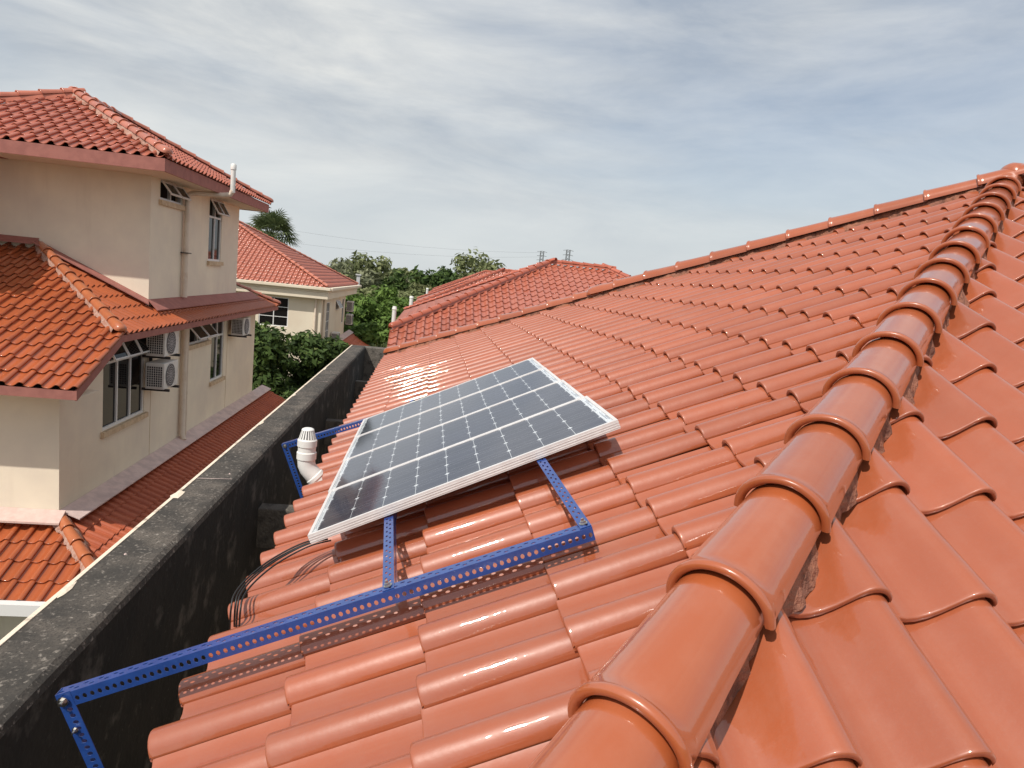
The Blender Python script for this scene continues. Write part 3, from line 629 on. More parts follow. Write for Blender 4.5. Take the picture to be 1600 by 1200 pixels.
# upper roof
UX, UY, UZ = -4.6, 12.62, 1.60; AX = (-7.45, 15.47)
un = roof_face(lh, (UX, UY, UZ), (0, 1), .2275, .345, 0, 0, (-28, 2), (0, 11), [((UX, UY), (1, 1)), ((-10.3, UY), (-1, 1))], M['tile_pink'], 'collect', lift=4.8, thk=.015, smooth_=True)
us = roof_face(lh, (UX, 0, UZ), (-1, 0), .205, .345, 0, UY, (0, 40), (0, 11), [((UX, UY), (-1, -1)), ((UX, 20.3), (-1, 1)), ((AX[0], 0), (-1, 0))], M['tile_pink'], 'collect', lift=4.8, thk=.015, smooth_=True)
near = lowr + upr + side + side2 + ln_
emit_tiles(lh, near, 190, 'roof_tile', 'lower_roof_tiles'); emit_tiles(lh, un, 110, 'roof_tile', 'upper_roof_tiles'); emit_tiles(lh, us, 0, 'roof_tile', 'upper_side_roof_tiles'); emit_tiles(lh, le, 0, 'roof_tile', 'lean_to_roof_tiles')
def deck(name, pts, parent, o=-.13): add(name, [(x, y, z + o) for x, y, z in pts], [tuple(range(len(pts)))], M['under'], parent)
s = 2.53
deck('roof_deck', [(XE - .12, yn + .12, zn + .05), (XE - .12, YE, ZE), (XE - s, YE + s, ZE + s * T), (-14, YE + s, ZE + s * T), (-14, yn + .12, zn + .05)], lh)
deck('roof_deck', [(XE - .12, YE, ZE + .06), (XE - .12, 22.4, ZE + .06), (XW, 22.4, ZE + .6 * T), (XW, 13.75, ZE + .6 * T), (XE - s, YE + s, ZE + s * T)], lh)
deck('roof_deck', [(UX - .12, UY + .12, UZ + .06), (UX - .12, 20.2, UZ + .06), (AX[0], 17.45, UZ + 2.85 * T), (AX[0], AX[1], UZ + 2.85 * T)], lh)
deck('roof_deck', [(UX - .12, UY + .12, UZ + .06), (AX[0], AX[1], UZ + 2.85 * T), (-10.2, UY + .12, UZ + .06)], lh)
deck('roof_deck', [(-10.3, UY, UZ), (AX[0], AX[1], UZ + 2.85 * T), (AX[0], 17.45, UZ + 2.85 * T), (-10.3, 20.3, UZ)], lh)
deck('roof_deck', [(UX, 20.3, UZ), (-10.3, 20.3, UZ), (AX[0], 17.45, UZ + 2.85 * T)], lh)
deck('roof_deck', [(-3.35, YL - 1.95, ZL - 1.93 * T), (-3.35, 23.3, ZL - 1.93 * T), (XW, 23.3, ZL), (XW, YL, ZL)], lh)
deck('roof_deck', [(-3.9, 9.26, ZL - 1.36 * T), (XW, YL, ZL), (-14, YL, ZL), (-14, 9.26, ZL - 1.36 * T)], lh)
# hips
ridge(lh, (XE, YE, ZE), (XE - s, YE + s, ZE + s * T), .37, M['cap_left'], .095, .03, True, 'hip_tile', seg=12)
mortar(lh, (XE - .1, YE + .1, ZE + .05), (XE - s, YE + s, ZE + s * T), M['mortar_pale'], .098, .05, -.02, step=.04)
ridge(lh, (UX, UY, UZ), (AX[0], AX[1], UZ + 2.85 * T), .37, M['cap_pink'], .10, .03, True, 'hip_tile', seg=12)
mortar(lh, (UX - .1, UY + .1, UZ + .05), (AX[0], AX[1], UZ + 2.85 * T), M['mortar_pale'], .098, .05, -.02, step=.04)
mortar(lh, (-10.3, UY, UZ), (AX[0], AX[1], UZ + 2.85 * T), M['cap_pink'], .11, .05, -.02, step=.2, amp=.002)
ridge(lh, (-10.3, UY, UZ), (AX[0], AX[1], UZ + 2.85 * T), .40, M['cap_pink'], .10, .03, True, 'hip_tile', seg=10)
ridge(lh, (AX[0], AX[1] - .05, UZ + 2.85 * T), (AX[0], 17.45, UZ + 2.85 * T), .40, M['cap_pink'], .10, .03, False, 'hip_tile', seg=10)
ridge(lh, (UX, 20.3, UZ), (AX[0], 17.45, UZ + 2.85 * T), .40, M['cap_pink'], .10, .03, True, 'hip_tile', seg=10)
ridge(lh, (XE, 22.45, ZE), (XW - .6, 21.25, ZE + 1.2 * T), .38, M['cap_pink'], .09, .03, True, 'hip_tile', seg=10)
ridge(lh, (XW + 1.45, YL - 1.45, ZL - 1.45 * T), (XW, YL + .0, ZL), .36, M['cap_left'], .095, .035, False, 'hip_tile', seg=12)
mortar(lh, (XW + 1.40, YL - 1.40, ZL - 1.40 * T), (XW + .05, YL - .05, ZL), M['mortar_pale'], .13, .05, .0, step=.03, amp=.03)
# fascia boards and soffits
b = MB(); b.box((XE - .065, YE + .0, ZE - .165), (XE - .035, 22.4, ZE - .052)); b.build('fascia_board', M['pink'], lh)
b = MB(); b.obox((XE - .05, yn + .04, zn - .20), (.03, 0, 0), (0, YE - yn + .02, (YE - yn + .02) * T), (0, 0, .145)); b.build('verge_board', M['pink'], lh)
b = MB(); b.box((-14, yn + .03, zn - .19), (XE - .02, yn + .06, zn - .06)); b.build('fascia_board', M['pink'], lh)
b = MB(); b.box((XW, YE, ZE - .165), (XE - .07, 22.3, ZE - .15)); b.box((-14, yn + .06, zn - .18), (XE - .05, 10.61, zn - .165)); b.obox((XW, yn + .06, zn - .19), (XE - .05 - XW, 0, 0), (0, 1.35, 1.35 * T), (0, 0, .012)); b.build('soffit', M['soffit'], lh)
b = MB(); b.box((UX - .09, UY + .05, UZ - .27), (UX - .06, 20.2, UZ - .055)); b.build('fascia_board', M['pink'], lh)
b = MB(); b.box((-10.3, UY + .02, UZ - .27), (UX - .06, UY + .05, UZ - .055)); b.build('fascia_board', M['pink'], lh)
b = MB(); b.box((-10.3, UY + .05, UZ - .255), (UX - .11, 20.2, UZ - .24)); b.build('soffit', M['soffit'], lh)
b = MB(); b.box((-10.3, 20.2, UZ - .27), (UX - .08, 20.23, UZ - .07)); b.build('fascia_board', M['pink'], lh)
# flashings
def dl(p, q, n=8): p, q = Vector(p), Vector(q); return [p + (q - p) * i / n for i in range(n + 1)]
strip(lh, 'flashing', dl((XW + .004, YL - .0, ZL + .11), (XW + .004, 23.2, ZL + .07), 20), dl((XW + .30, YL - .02, ZL + .0), (XW + .30, 23.2, ZL - .04), 20), M['flash'], .02)
strip(lh, 'flashing', dl((-14, 10.605, ZL + .12), (XW + .1, 10.605, ZL + .12)), dl((-14, YL - .30, ZL + .0), (XW + .12, YL - .25, ZL + .0)), M['flash_pale'], .03)
strip(lh, 'flashing', dl((XW + .004, 13.72, ZE + .6 * T + .10), (XW + .004, 21.2, ZE + .6 * T + .10)), dl((XW + .26, 13.5, ZE + .36 * T + .045), (XW + .26, 21.4, ZE + .34 * T + .045)), M['pink'], .02)
strip(lh, 'flashing', dl((XW, 13.745, ZE + .6 * T + .10), (XE - s - .1, 13.745, ZE + s * T + .12)), dl((XW + .1, 13.52, ZE + .55 * T + .05), (XE - s, 13.52, ZE + (s - .05) * T + .07)), M['pink'], .02)
strip(lh, 'flashing', dl((-14, 13.745, ZE + s * T + .12), (XE - s, 13.745, ZE + s * T + .12)), dl((-14, 13.5, ZE + s * T + .02), (XE - s, 13.5, ZE + s * T + .02)), M['pink'], .02)
b = MB(); b.box((-14, 9.12, -4.98), (-4.0, 9.24, -4.82)); b.build('gutter', M['white'], lh)
# down pipes
def pipe(parent, pts, r, m, name='drain_pipe', seg=12):
    o = MB().tube(pts, r, seg).build(name, m, parent); return autosmooth(o, 50)
pipe(lh, [(-5.22, 15.43, -.95), (-5.22, 15.43, 1.12), (-5.21, 15.45, 1.20), (-5.14, 15.5, 1.25), (-5.0, 15.6, 1.27), (-4.62, 15.75, 1.30), (-4.47, 15.8, 1.33), (-4.42, 15.8, 1.42)], .055, M['creampipe'])
pipe(lh, [(-4.42, 15.8, 1.38), (-4.42, 15.8, 1.86), (-4.42, 15.8, 1.865), (-4.42, 15.8, 1.96), (-4.42, 15.8, 1.99)], [.052, .052, .062, .062, .04], M['pvc'], 'vent_stack')
pipe(lh, [(-5.22, 15.55, -1.5), (-5.22, 15.55, -4.0), (-5.16, 15.5, -4.12)], .06, M['creampipe'])
pipe(lh, [(-5.24, 15.78, -1.5), (-5.24, 15.78, -4.08)], .035, M['creampipe'])
pipe(lh, [(-5.27, 13.90, -2.2), (-5.25, 13.80, -2.2), (-5.25, 13.78, -1.6)], .03, M['metal'])
b = MB(); b.box((-5.3, 15.34, -.02), (-5.14, 15.54, .0)); b.build('pipe_clip', M['metal'], lh)
# off-frame wing of the same house whose shadow falls on the lower roof
b = MB(); b.box((-14, 11.5, -1.4), (-8.7, 13.74, 1.33)); b.build('side_wing', M['cream'], lh)
b = MB(); b.box((-14.4, 10.78, 1.34), (-7.74, 13.74, 1.50)); b.build('side_wing_roof', M['pink'], lh)

# ------------------------------------------------------------------ air conditioners
def aircon(x0, y0, z0, w_, h_, d_, label):
    """outdoor unit facing +x, back towards the wall"""
    a = thing('air_conditioner', label, 'air conditioner', (x0 + d_ / 2, y0 + w_ / 2, z0), 'outdoor air conditioners on house walls')
    b = MB(); b.box((x0, y0, z0), (x0 + d_, y0 + w_, z0 + h_)); b.build('casing', M['acwhite'], a, bevel=.012)
    cy, cz, r = y0 + w_ * .42, z0 + h_ * .5, h_ * .44; X = x0 + d_
    g = MB(); g.tube([(X + .001, cy, cz), (X + .012, cy, cz)], r, 28); g.build('fan_opening', M['acdark'], a)
    g = MB()
    for k in range(1, 6):
        rr = r * k / 5; n = 28
        for i in range(n):
            t0, t1 = 2 * math.pi * i / n, 2 * math.pi * (i + 1) / n
            g.poly([(X + .016, cy + (rr - .005) * math.cos(t0), cz + (rr - .005) * math.sin(t0)), (X + .016, cy + (rr + .005) * math.cos(t0), cz + (rr + .005) * math.sin(t0)), (X + .016, cy + (rr + .005) * math.cos(t1), cz + (rr + .005) * math.sin(t1)), (X + .016, cy + (rr - .005) * math.cos(t1), cz + (rr - .005) * math.sin(t1))], [(0, 1, 2, 3)])
    for i in range(16):
        t0 = 2 * math.pi * i / 16; dx, dz = math.cos(t0), math.sin(t0)
        g.poly([(X + .015, cy + dx * .02 - dz * .004, cz + dz * .02 + dx * .004), (X + .015, cy + dx * .02 + dz * .004, cz + dz * .02 - dx * .004), (X + .015, cy + dx * r + dz * .004, cz + dz * r - dx * .004), (X + .015, cy + dx * r - dz * .004, cz + dz * r + dx * .004)], [(0, 1, 2, 3)])
    g.build('fan_guard', M['acgrille'], a)
    g = MB(); g.box((x0 + .03, y0 - .004, z0 + .05), (x0 + d_ - .03, y0 - .001, z0 + h_ - .06)); g.build('coil', M['acdark'], a)
    g = MB()
    for i in range(8): x = x0 + .03 + (d_ - .06) * i / 7; g.box((x - .004, y0 - .010, z0 + .05), (x + .004, y0 - .005, z0 + h_ - .06))
    for i in range(10): z = z0 + .05 + (h_ - .11) * i / 9; g.box((x0 + .03, y0 - .013, z - .004), (x0 + d_ - .03, y0 - .0105, z + .004))
    g.build('coil_guard', M['acwhite'], a)
    for y in (y0 + .1, y0 + w_ - .12):
        g = MB(); g.box((XW if x0 < -4 and y0 < 25 else x0 - .2, y, z0 - .05), (x0 + d_ + .06, y + .04, z0 - .003)); g.build('bracket', M['metal'], a)
    return a
aircon(-5.20, 13.42, -2.62, .72, .50, .34, 'lower of two stacked beige outdoor units beside the large left window')
aircon(-5.20, 13.42, -1.99, .72, .50, .34, 'upper of two stacked outdoor units tucked under the left eave')
aircon(-5.20, 18.95, -2.06, .72, .48, .32, 'single outdoor unit at the far end of the left house wall')

# ------------------------------------------------------------------ second house on the left (behind)
l2 = thing('neighbour_house', 'cream house with faded orange hip roof and gutter, behind the shrubs', 'house', (-9, 39, GZ))
gx, gy, gz = -4.75, 32.85, -.93
yF = 46.1
a1 = roof_face(l2, (gx, gy, gz), (0, 1), .225, .345, 0, 0, (-40, 1), (0, 26), [((gx, gy), (1, 1)), ((-13.9, 0), (-1, 0))], M['tile_pink'], 'collect', lo=True)
a2 = roof_face(l2, (gx, 0, gz), (-1, 0), .205, .345, 0, gy, (0, 66), (0, 22), [((gx, gy), (-1, -1)), ((gx, yF), (-1, 1))], M['tile_pink'], 'collect', lo=True)
emit_tiles(l2, a1, 0, 'roof_tile', 'roof_tiles'); emit_tiles(l2, a2, 0, 'roof_tile', 'side_roof_tiles')
hx = (yF - gy) / 2
deck('roof_deck', [(gx, gy, gz), (gx, yF, gz), (gx - hx, gy + hx, gz + hx * T)], l2); deck('roof_deck', [(gx, gy, gz), (gx - hx, gy + hx, gz + hx * T), (-18, gy, gz)], l2)
ridge(l2, (gx, gy, gz), (gx - hx, gy + hx, gz + hx * T), .40, M['cap_pink'], .10, .03, True, 'hip_tile', seg=8)
ridge(l2, (gx, yF, gz), (gx - hx, gy + hx, gz + hx * T), .40, M['cap_pink'], .10, .03, True, 'hip_tile', seg=8)
HB = (-7.90, -6.55, -3.0, -1.62); HC = (34.9, 36.0, -3.7, -1.75); HD = (38.2, 39.6, -2.3, -1.75); HD2 = (41.0, 41.8, -3.2, -1.75)
holed_wall('wall', 'y', 33.2, -14, -5.05, GZ, -1.25, [HB], M['cream2'], l2, sgn=-1)
holed_wall('wall', 'x', -5.05, 33.2, 42.4, GZ, -1.25, [HC, HD, HD2], M['cream2'], l2)
sunbox(l2, -13, -5.25, 33.36, 42.3, -5, -1.4)
window(l2, 'y', 33.2, *HB, 2, rows=3, sgn=-1, sill=False); window(l2, 'x', -5.05, *HC, 2, rows=4, sill=False); window(l2, 'x', -5.05, *HD, 3, open_all=30, sill=False); window(l2, 'x', -5.05, *HD2, 1, sill=False)
b = MB(); b.box((-14, 32.80, -1.52), (-4.72, 45.4, -1.22)); b.build('beam', M['cream2'], l2, bevel=.02)
b = MB(); b.box((-14, 32.62, -1.10), (-4.60, 32.80, -.96)); b.box((-4.72, 32.80, -1.10), (-4.52, 46.2, -.96)); b.build('gutter', M['cream2'], l2, bevel=.02)
b = MB(); b.box((-14, 32.80, -1.215), (-4.724, 46.1, -1.10)); b.build('soffit', M['cream2'], l2)
pipe(l2, [(-5.0, 33.7, -1.5), (-5.0, 33.7, -6)], .05, M['creampipe']); pipe(l2, [(-5.3, 33.12, -1.5), (-5.3, 33.12, -6)], .05, M['creampipe'])
b = MB()
lt = roof_face(l2, (-2.9, 0, -5.05), (-1, 0), .205, .345, 0, 33.5, (0, 60), (0, 8), [((-5.03, 0), (-1, 0)), ((0, 45.5), (0, 1))], M['tile_dull'], 'collect', lo=True); emit_tiles(l2, lt, 0, 'roof_tile', 'lean_to_roof_tiles')
deck('roof_deck', [(-2.9, 33.3, -5.05), (-2.9, 45.5, -5.05), (-5.05, 45.5, -4.03), (-5.05, 33.3, -4.03)], l2)
strip(l2, 'flashing', dl((-5.04, 33.3, -3.88), (-5.04, 45.3, -3.88)), dl((-4.75, 33.3, -4.05), (-4.75, 45.3, -4.05)), M['flash'], .02)
aircon(-4.98, 41.95 + .5, -2.55, .8, .62, .36, 'upper of two small outdoor units on the far corner of the second cream house')
aircon(-4.98, 41.95 + .5, -3.35, .8, .62, .36, 'lower of two small outdoor units on the far corner of the second cream house')
aircon(-4.98, 36.6, -4.0, .8, .62, .36, 'small outdoor unit half hidden by leaves on the second cream house')

# ------------------------------------------------------------------ houses beyond on the right
def hip_house(label, X, Y, Z, W_, mcap, mt, lo, parts, name='neighbour_house', s_top=5.2, rl=2.15):
    h = thing(name, label, 'house', (X + 6, Y + 5, GZ), 'houses in the row beyond our roof')
    yn_ = Y - 1.35; zn_ = Z - 1.35 * T
    full_w = 2 * s_top + rl
    a = roof_face(h, (X, yn_, zn_), (0, 1), .2365, .345, 0, .2365, (0, 60), (0, 22), [((X, Y), (-1, 1)), ((X + full_w, Y), (1, 1)), ((X - .005, 0), (-1, 0)), ((X + full_w, 0), (1, 0)), ((0, Y + s_top), (0, 1))], mt, 'collect', lo=lo, lift=5.0, thk=.018, smooth_=True)
    a += roof_face(h, (X, yn_, zn_), (0, 1), .2365, .345, 0, .2365, (0, 7), (0, 5), [((X - .005, 0), (-1, 0)), ((X, Y), (1, -1)), ((0, Y + .05), (0, 1))], mt, 'collect', lo=lo)
    d_ = Y + s_top * 2 + 1
    c_ = roof_face(h, (X, 0, Z), (1, 0), .205, .345, 0, -(Y + 2 * s_top), (0, 52), (0, 18), [((X, Y), (1, -1)), ((X, Y + 2 * s_top), (1, 1))], mt, 'collect', lo=True)
    emit_tiles(h, a, parts, 'roof_tile', 'upper_roof_tiles'); emit_tiles(h, c_, 0, 'roof_tile', 'side_roof_tiles')
    zt_ = Z + s_top * T
    deck('roof_deck', [(X, yn_, zn_), (X + full_w, yn_, zn_), (X + full_w, Y, Z), (X + full_w - s_top, Y + s_top, zt_), (X + s_top, Y + s_top, zt_), (X, Y, Z)], h)
    deck('roof_deck', [(X, Y, Z), (X + s_top, Y + s_top, zt_), (X, Y + 2 * s_top, Z)], h)
    ridge(h, (X, Y, Z), (X + s_top, Y + s_top, zt_), .40, mcap, .11, .03, True, 'hip_tile', seg=10)
    ridge(h, (X + s_top, Y + s_top, zt_), (X + s_top + rl, Y + s_top, zt_), .40, mcap, .11, .03, False, 'ridge_tile', seg=10)
    ridge(h, (X + full_w, Y, Z), (X + full_w - s_top, Y + s_top, zt_), .40, mcap, .11, .03, True, 'hip_tile', seg=10)
    ridge(h, (X, Y + 2 * s_top, Z), (X + s_top, Y + s_top, zt_), .40, mcap, .11, .03, True, 'hip_tile', seg=8)
    for q0, q1 in (((X, Y, Z), (X + s_top, Y + s_top, zt_)), ((X + s_top, Y + s_top, zt_), (X + s_top + rl, Y + s_top, zt_)), ((X + full_w, Y, Z), (X + full_w - s_top, Y + s_top, zt_))): mortar(h, q0, q1, mcap, .10, .06, .0, step=.3, amp=.002)
    b = MB(); b.box((X + .5, Y - .6, GZ), (X + full_w - .5, Y + 2 * s_top - .5, Z - .55)); b.build('wall', M['cream2'], h)
    b = MB(); b.box((X + .03, yn_ + .04, zn_ - .2), (X + full_w, yn_ + .07, zn_ - .07)); b.build('fascia_board', M['pink'], h)
    b = MB(); b.obox((X + .03, yn_ + .04, zn_ - .20), (.03, 0, 0), (0, 1.35, 1.35 * T), (0, 0, .125)); b.build('verge_board', M['pink'], h)
    return h
M['tile_next'] = mat('weathered_tile', (.42, .125, .072), .40, coat=.35, coat_r=.1, noise=[(3, (.33, .075, .04), .6, 6), (1.2, (.40, .14, .10), .5, 4)], bump=(18, .1, .012), rnd=.10)
M['cap_next'] = mat('weathered_cap', (.47, .12, .062), .36, coat=.35, coat_r=.1, noise=[(5, (.38, .09, .05), .6, 6)], rnd=.10)
hip_house('next house in the row, its wavy tiled hip roof directly beyond our roof', -1.03, 19.25, -1.5, 12, M['cap_next'], M['tile_next'], False, 250)
hip_house('third house in the row, only its hip roof edge showing above the next one', -.82, 36.25, -1.5, 12, M['cap_next'], M['tile_next'], True, 0, s_top=4.95, rl=2.6)
hip_house('farthest roof of the row, a small orange slope against the trees', -.35, 62.6, -1.5, 12, M['cap_next'], M['tile_next'], True, 0, s_top=5.6, rl=2.2)
# white stub pipes at the eaves of those houses
for (x, y, z0, z1, lab) in ((-.98, 19.9, -1.85, -1.02, 'white vent pipe at the eave corner of the next house'), (-.88, 33.5, -1.5, -1.08, 'white vent pipe at the eave corner of the third house'), (-.25, 55, -1.6, -.95, 'white vent pipe near the farthest orange roof')):
    q = thing('vent_pipe', lab, 'pipe', (x, y, z0)); pipe(q, [(x, y, z0), (x, y, z1), (x, y, z1 + .01), (x, y, z1 + .1)], [.06, .06, .075, .05] if y < 30 else [.09, .09, .11, .08], M['pvc'], 'pipe')
    if y < 30:
        o = MB().tube([(x, y, z0), (x + .25, y, z0 - .05)], .06, 12).build('elbow', M['pvc'], q)

# ------------------------------------------------------------------ trees
def leaves(centre, radii, n_cl, n_leaf, size, flat=.5, seed=0, clr=.28, aspect=.45, low=-.6):
    g = np.random.default_rng(seed); c = np.array(centre); rd_ = np.array(radii)
    d = g.normal(size=(n_cl, 3)); d /= np.linalg.norm(d, axis=1)[:, None]; d[:, 2] = np.where(d[:, 2] < low, -d[:, 2], d[:, 2])
    cl = d * (g.random((n_cl, 1)) ** .45) * rd_ * .85; cs = clr * (0.6 + g.random(n_cl) * .9)
    k = g.integers(0, n_cl, n_leaf); e = g.normal(size=(n_leaf, 3)); e /= np.linalg.norm(e, axis=1)[:, None]
    p = c + cl[k] + e * (g.random((n_leaf, 1)) ** .4) * cs[k][:, None] * rd_.mean() * np.array([1, 1, .75])
    nrm = e * .9 + g.normal(size=(n_leaf, 3)) * .55 + np.array([0, 0, flat]); nrm /= np.linalg.norm(nrm, axis=1)[:, None]
    a = np.cross(nrm, g.normal(size=(n_leaf, 3))); a /= np.linalg.norm(a, axis=1)[:, None]; b2 = np.cross(nrm, a)
    s_ = size * (.6 + g.random((n_leaf, 1)) * .8)
    A = a * s_; B = b2 * s_ * aspect
    v = np.stack([p - A, p - B * .9 + nrm * s_ * .1, p + A, p + B * .9 + nrm * s_ * .1], 1).reshape(-1, 3)
    f = np.arange(n_leaf * 4).reshape(-1, 4); return v, f
def quick(name, v, f, m, parent):
    v = np.asarray(v, np.float32); o0 = v.mean(0); me = bpy.data.meshes.new(name); me.vertices.add(len(v)); me.vertices.foreach_set('co', (v - o0).ravel())
    me.loops.add(f.size); me.loops.foreach_set('vertex_index', f.ravel().astype(np.int32)); me.polygons.add(len(f)); me.polygons.foreach_set('loop_start', np.arange(0, f.size, 4, dtype=np.int32)); me.polygons.foreach_set('loop_total', np.full(len(f), 4, dtype=np.int32))
    me.update(); me.validate(); me.materials.append(m); o = bpy.data.objects.new(name, me); return link(o, parent, Matrix.Translation(o0.tolist()))
def tree(x, y, top, rx, rz, m, label, n=3500, size=.35, ncl=40, seed=1, name='leafy_tree', ry=None, group='trees behind the houses', clr=.30, trunk=.18, cat='tree'):
    t = thing(name, label, cat, (x, y, GZ), group); cz = top - rz; ry = ry or rx
    v, f = leaves((x, y, cz), (rx, ry, rz), ncl, n, size, seed=seed, clr=clr); quick('crown', v, f, m, t)
    g = random.Random(seed); b = MB(); b.tube([(x, y, GZ), (x + .1, y, (GZ + cz) / 2), (x - .05, y, cz)], [trunk, trunk * .8, trunk * .5], 8)
    for k in range(7):
        a = g.random() * 6.28; r = rx * (.4 + g.random() * .4); b.tube([(x, y, cz - rz * .7), (x + math.cos(a) * r * .5, y + math.sin(a) * r * .5, cz - rz * .2), (x + math.cos(a) * r, y + math.sin(a) * r, cz + rz * (g.random() * .6 - .1))], [trunk * .45, trunk * .3, trunk * .12], 6)
    b.build('trunk', M['bark'], t, True); return t
GS = 'leafy shrubs between the two cream houses'
tree(-6.3, 25.6, -1.95, 1.9, 2.9, M['leaf_dark'], 'dark glossy tree pressed against the end wall of the left house', 15000, .15, 60, 3, group=GS, clr=.26, ry=1.4)
tree(-4.2, 27.6, -2.35, 1.75, 2.6, M['leaf_dark'], 'dark tree in front of the second house, beside its downpipe', 15000, .15, 55, 4, group=GS, clr=.26, ry=1.5)
tree(-3.2, 25.6, -3.9, 1.5, 2.0, M['leaf_dark'], 'lower bushy tree just above the far parapet coping', 10000, .14, 45, 5, group=GS, clr=.28, ry=1.4)
tree(-5.2, 24.6, -4.4, 1.5, 1.7, M['leaf_dark'], 'dark undergrowth tree at the foot of the left house corner', 8000, .14, 36, 6, group=GS, clr=.3)
far = [(-.185, 80, .2, 4.5, 4.5, 'leaf_olive', 'small olive-green tree at the left end of the treeline'), (-.155, 96, .5, 5.0, 4.5, 'leaf_olive', 'olive tree peeping over the second house roof slope'), (-.118, 88, 1.3, 4.5, 5.0, 'leaf_grey', 'pale grey-green tree beside the second house gutter'), (-.089, 100, 3.4, 5.0, 6.5, 'leaf_olive', 'broad olive tree rising left of the treeline centre'),
       (-.050, 92, .9, 3.6, 5.0, 'leaf_dark', 'dark rounded tree in the middle of the treeline'), (-.025, 104, .3, 5.0, 5.0, 'leaf_grey', 'greyish tree between two dark ones in the treeline'), (.006, 86, 2.0, 3.8, 5.2, 'leaf_dark', 'dark ragged tree left of the big round tree'),
       (.032, 98, .9, 3.4, 5.0, 'leaf_dark', 'dark tree with sky gaps touching the big round tree'), (.064, 96, 4.7, 5.4, 6.4, 'leaf_olive', 'big round tree rising above the orange roofs'), (-.135, 66, -.55, 3.4, 3.0, 'leaf_olive', 'low olive tree right of the second house gutter')]
for k, (u, y, top, rx, rz, mm, lab) in enumerate(far): tree(u * y, y, top, rx, rz, M[mm], lab, 4200, .42, 46, 20 + k, clr=.27, trunk=.3)
mid = [(-.118, 56, -1.35, 2.6, 2.8, 'leaf_fresh', 'fresh green tree below the treeline beside the second house'), (-.092, 60, -1.15, 2.8, 3.0, 'leaf_olive', 'middle green tree in the clump before the treeline'), (-.062, 58, -.75, 2.8, 3.2, 'leaf_fresh', 'bright rounded tree near the white pole'),
       (-.035, 64, -1.1, 2.8, 3.0, 'leaf_olive', 'olive tree left of the white vent pipe'), (-.100, 48, -3.0, 2.2, 2.4, 'leaf_fresh', 'fresh green bush right of the small outdoor units'), (-.072, 46, -3.2, 2.0, 2.2, 'leaf_fresh', 'bright green bush beyond the parapet end'), (-.108, 42, -4.6, 1.8, 1.8, 'leaf_dark', 'dark bush behind the lean-to roof'),
       (-.060, 40, -4.5, 1.5, 1.8, 'leaf_fresh', 'low bush next to the eave of the next house'), (-.135, 52, -2.5, 1.6, 2.4, 'leaf_dark', 'dark narrow tree tight against the second house corner'), (-.020, 70, -.4, 2.6, 2.8, 'leaf_olive', 'small olive tree behind the farthest roof')]
for k, (u, y, top, rx, rz, mm, lab) in enumerate(mid): tree(u * y, y, top, rx, rz, M[mm], lab, 5200, .26, 44, 50 + k, clr=.28, trunk=.2)
# wood closing the view behind the individual trees
g = np.random.default_rng(5); VV = []; FF = []; off = 0
for k in range(26):
    x = -34 + k * 2.9 + g.normal() * .6; v, f = leaves((x, 118 + g.normal() * 4, -2.4 + g.normal() * .5), (4, 3, 3.6), 16, 1500, .55, seed=100 + k); VV.append(v); FF.append(f + off); off += len(v)
o = quick('distant_wood', np.concatenate(VV), np.concatenate(FF), M['leaf_olive'], None); o['kind'] = 'stuff'; o['label'] = 'far dark green wood closing the view behind the trees'
# undergrowth on the ground between the houses
VV = []; FF = []; off = 0
for k in range(20):
    v, f = leaves((-6 + g.random() * 5, 24 + g.random() * 40, -7.0 + g.random()), (1.8, 2, 1.2), 12, 700, .3, seed=200 + k); VV.append(v); FF.append(f + off); off += len(v)
o = quick('undergrowth', np.concatenate(VV), np.concatenate(FF), M['leaf_dark'], None); o['kind'] = 'stuff'; o['label'] = 'dark green undergrowth between the houses'
# fan palm
def palm(x, y, top, r, label, n=26, seed=2, name='fan_palm', k_=1.0):
    t = thing(name, label, 'palm tree', (x, y, GZ)); g = random.Random(seed); zc = top - r * .75; b = MB(); b.tube([(x, y, GZ), (x + .15, y, zc - 1), (x, y, zc)], [.30, .22, .20], 10); b.build('trunk', M['bark'], t, True)
    for k in range(n):
        az = k * 2.399 + g.random() * .4; el = R(-35 + 115 * ((k + .5) / n) + g.uniform(-6, 6)); pl = r * g.uniform(.42, .55)
        d = Vector((math.cos(az) * math.cos(el), math.sin(az) * math.cos(el), math.sin(el))); o_ = Vector((x, y, zc)); hub = o_ + d * pl
        sd = d.cross(Vector((0, 0, 1))); sd = sd.normalized() if sd.length > .1 else Vector((1, 0, 0)); nn = sd.cross(d)
        b = MB(); b.tube([o_, hub], [.04, .02], 5); L = r * g.uniform(.5, .62)
        for q in range(17):
            th = R(-105 + 210 * q / 16); dr = d * math.cos(th) + sd * math.sin(th); dp = Vector((0, 0, -.22 * L)); w_ = nn.cross(dr).normalized() * L * .045
            m1 = hub + dr * L * .55; e = hub + dr * L + dp * (1.0 + .6 * abs(math.sin(th)))
            b.poly([hub, m1 - w_, e, m1 + w_], [(0, 1, 2, 3)])
        b.build('frond', M['leaf_palm'], t)
    return t
palm(-.2262 * 58, 58, .0645 * 58 + .1, 2.5, 'fan palm showing over the ridge of the second cream house', 46)
palm(-.066 * 38, 38, -.102 * 38, 1.5, 'small palm beside the eave of the next house', 18, 9)

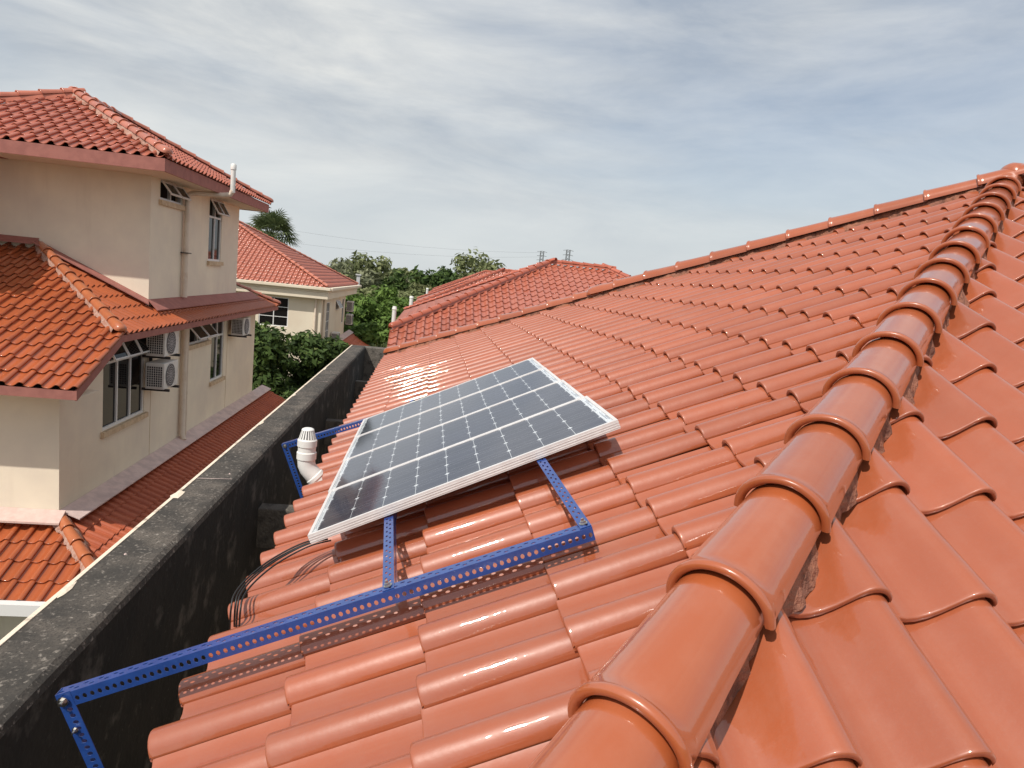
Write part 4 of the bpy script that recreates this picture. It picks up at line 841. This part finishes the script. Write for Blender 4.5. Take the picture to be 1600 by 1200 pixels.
# ------------------------------------------------------------------ far pylons and power lines
def pylon(x, y, top, label):
    t = thing('transmission_tower', label, 'pylon', (x, y, GZ), 'pylons on the horizon'); b = MB(); zb = GZ; H = top - zb; w0, w1 = 4.0, 1.5
    def c(k, f_): w_ = (w0 + (w1 - w0) * min(1, f_ / .75)) if f_ < .75 else w1; sx, sy = ((-1, -1), (1, -1), (1, 1), (-1, 1))[k]; return (x + sx * w_, y + sy * w_, zb + H * f_)
    for k in range(4): b.tube([c(k, 0), c(k, .75), c(k, 1)], .22, 4)
    for i in range(14):
        f0, f1 = i / 14, (i + 1) / 14
        for k in range(4): b.tube([c(k, f0), c((k + 1) % 4, f1)], .13, 3); b.tube([c((k + 1) % 4, f0), c(k, f1)], .13, 3)
    for f_ in (.80, .89, .98): b.tube([(x - 4.6, y, zb + H * f_), (x, y, zb + H * f_ + .8), (x + 4.6, y, zb + H * f_)], .2, 4)
    b.build('lattice', M['steelgrey'], t)
pylon(.1572 * 640, 640, .0545 * 640, 'left small lattice pylon above the hip of the next house roof')
pylon(.1958 * 600, 600, .0605 * 600, 'right small lattice pylon above the ridge of the next house roof')
for k, (za, zb_, zc_) in enumerate(((24.5, 22.6, 33.4), (13.5, 15.5, 29.6))):
    A = Vector((-.245 * 640, 560, za + 4)); Bm = Vector((-.0 * 640, 640, zb_ + 0)); Cc = Vector((.1572 * 640, 640, zc_)); pts = []
    for i in range(25): u = i / 24; p = A + (Cc - A) * u; p.z -= 4 * u * (1 - u) * 6; pts.append(p)
    o = MB().tube(pts, .055, 4).build('power_line', M['steelgrey']); tag(o, ['upper thin power line running from behind the palm to the pylons', 'lower thin power line just above the treetops'][k], 'power line', 'power lines on the horizon')
# small white structure peeping through the trees
q = thing('water_tank_tower', 'tiny white tower among the trees right of the second house roof', 'tower', (-.102 * 75, 75, GZ)); b = MB(); b.box((-.102 * 75 - .25, 74.7, GZ), (-.102 * 75 + .1, 75.0, -.55)); b.build('shaft', M['farwhite'], q); b = MB(); b.box((-.102 * 75 - .36, 74.6, -.56), (-.102 * 75 + .2, 75.2, -.42)); b.build('cap', M['farwhite'], q)
q = thing('far_building', 'pale low building glimpsed between bushes left of the row of roofs', 'building', (-2.9, 60, GZ)); b = MB(); b.box((-4.6, 60, GZ), (-1.6, 66, -4.2)); b.build('wall', M['farwhite'], q); b = MB(); b.box((-4.9, 59.8, -4.2), (-1.4, 66.2, -3.95)); b.build('roof', M['steelgrey'], q)
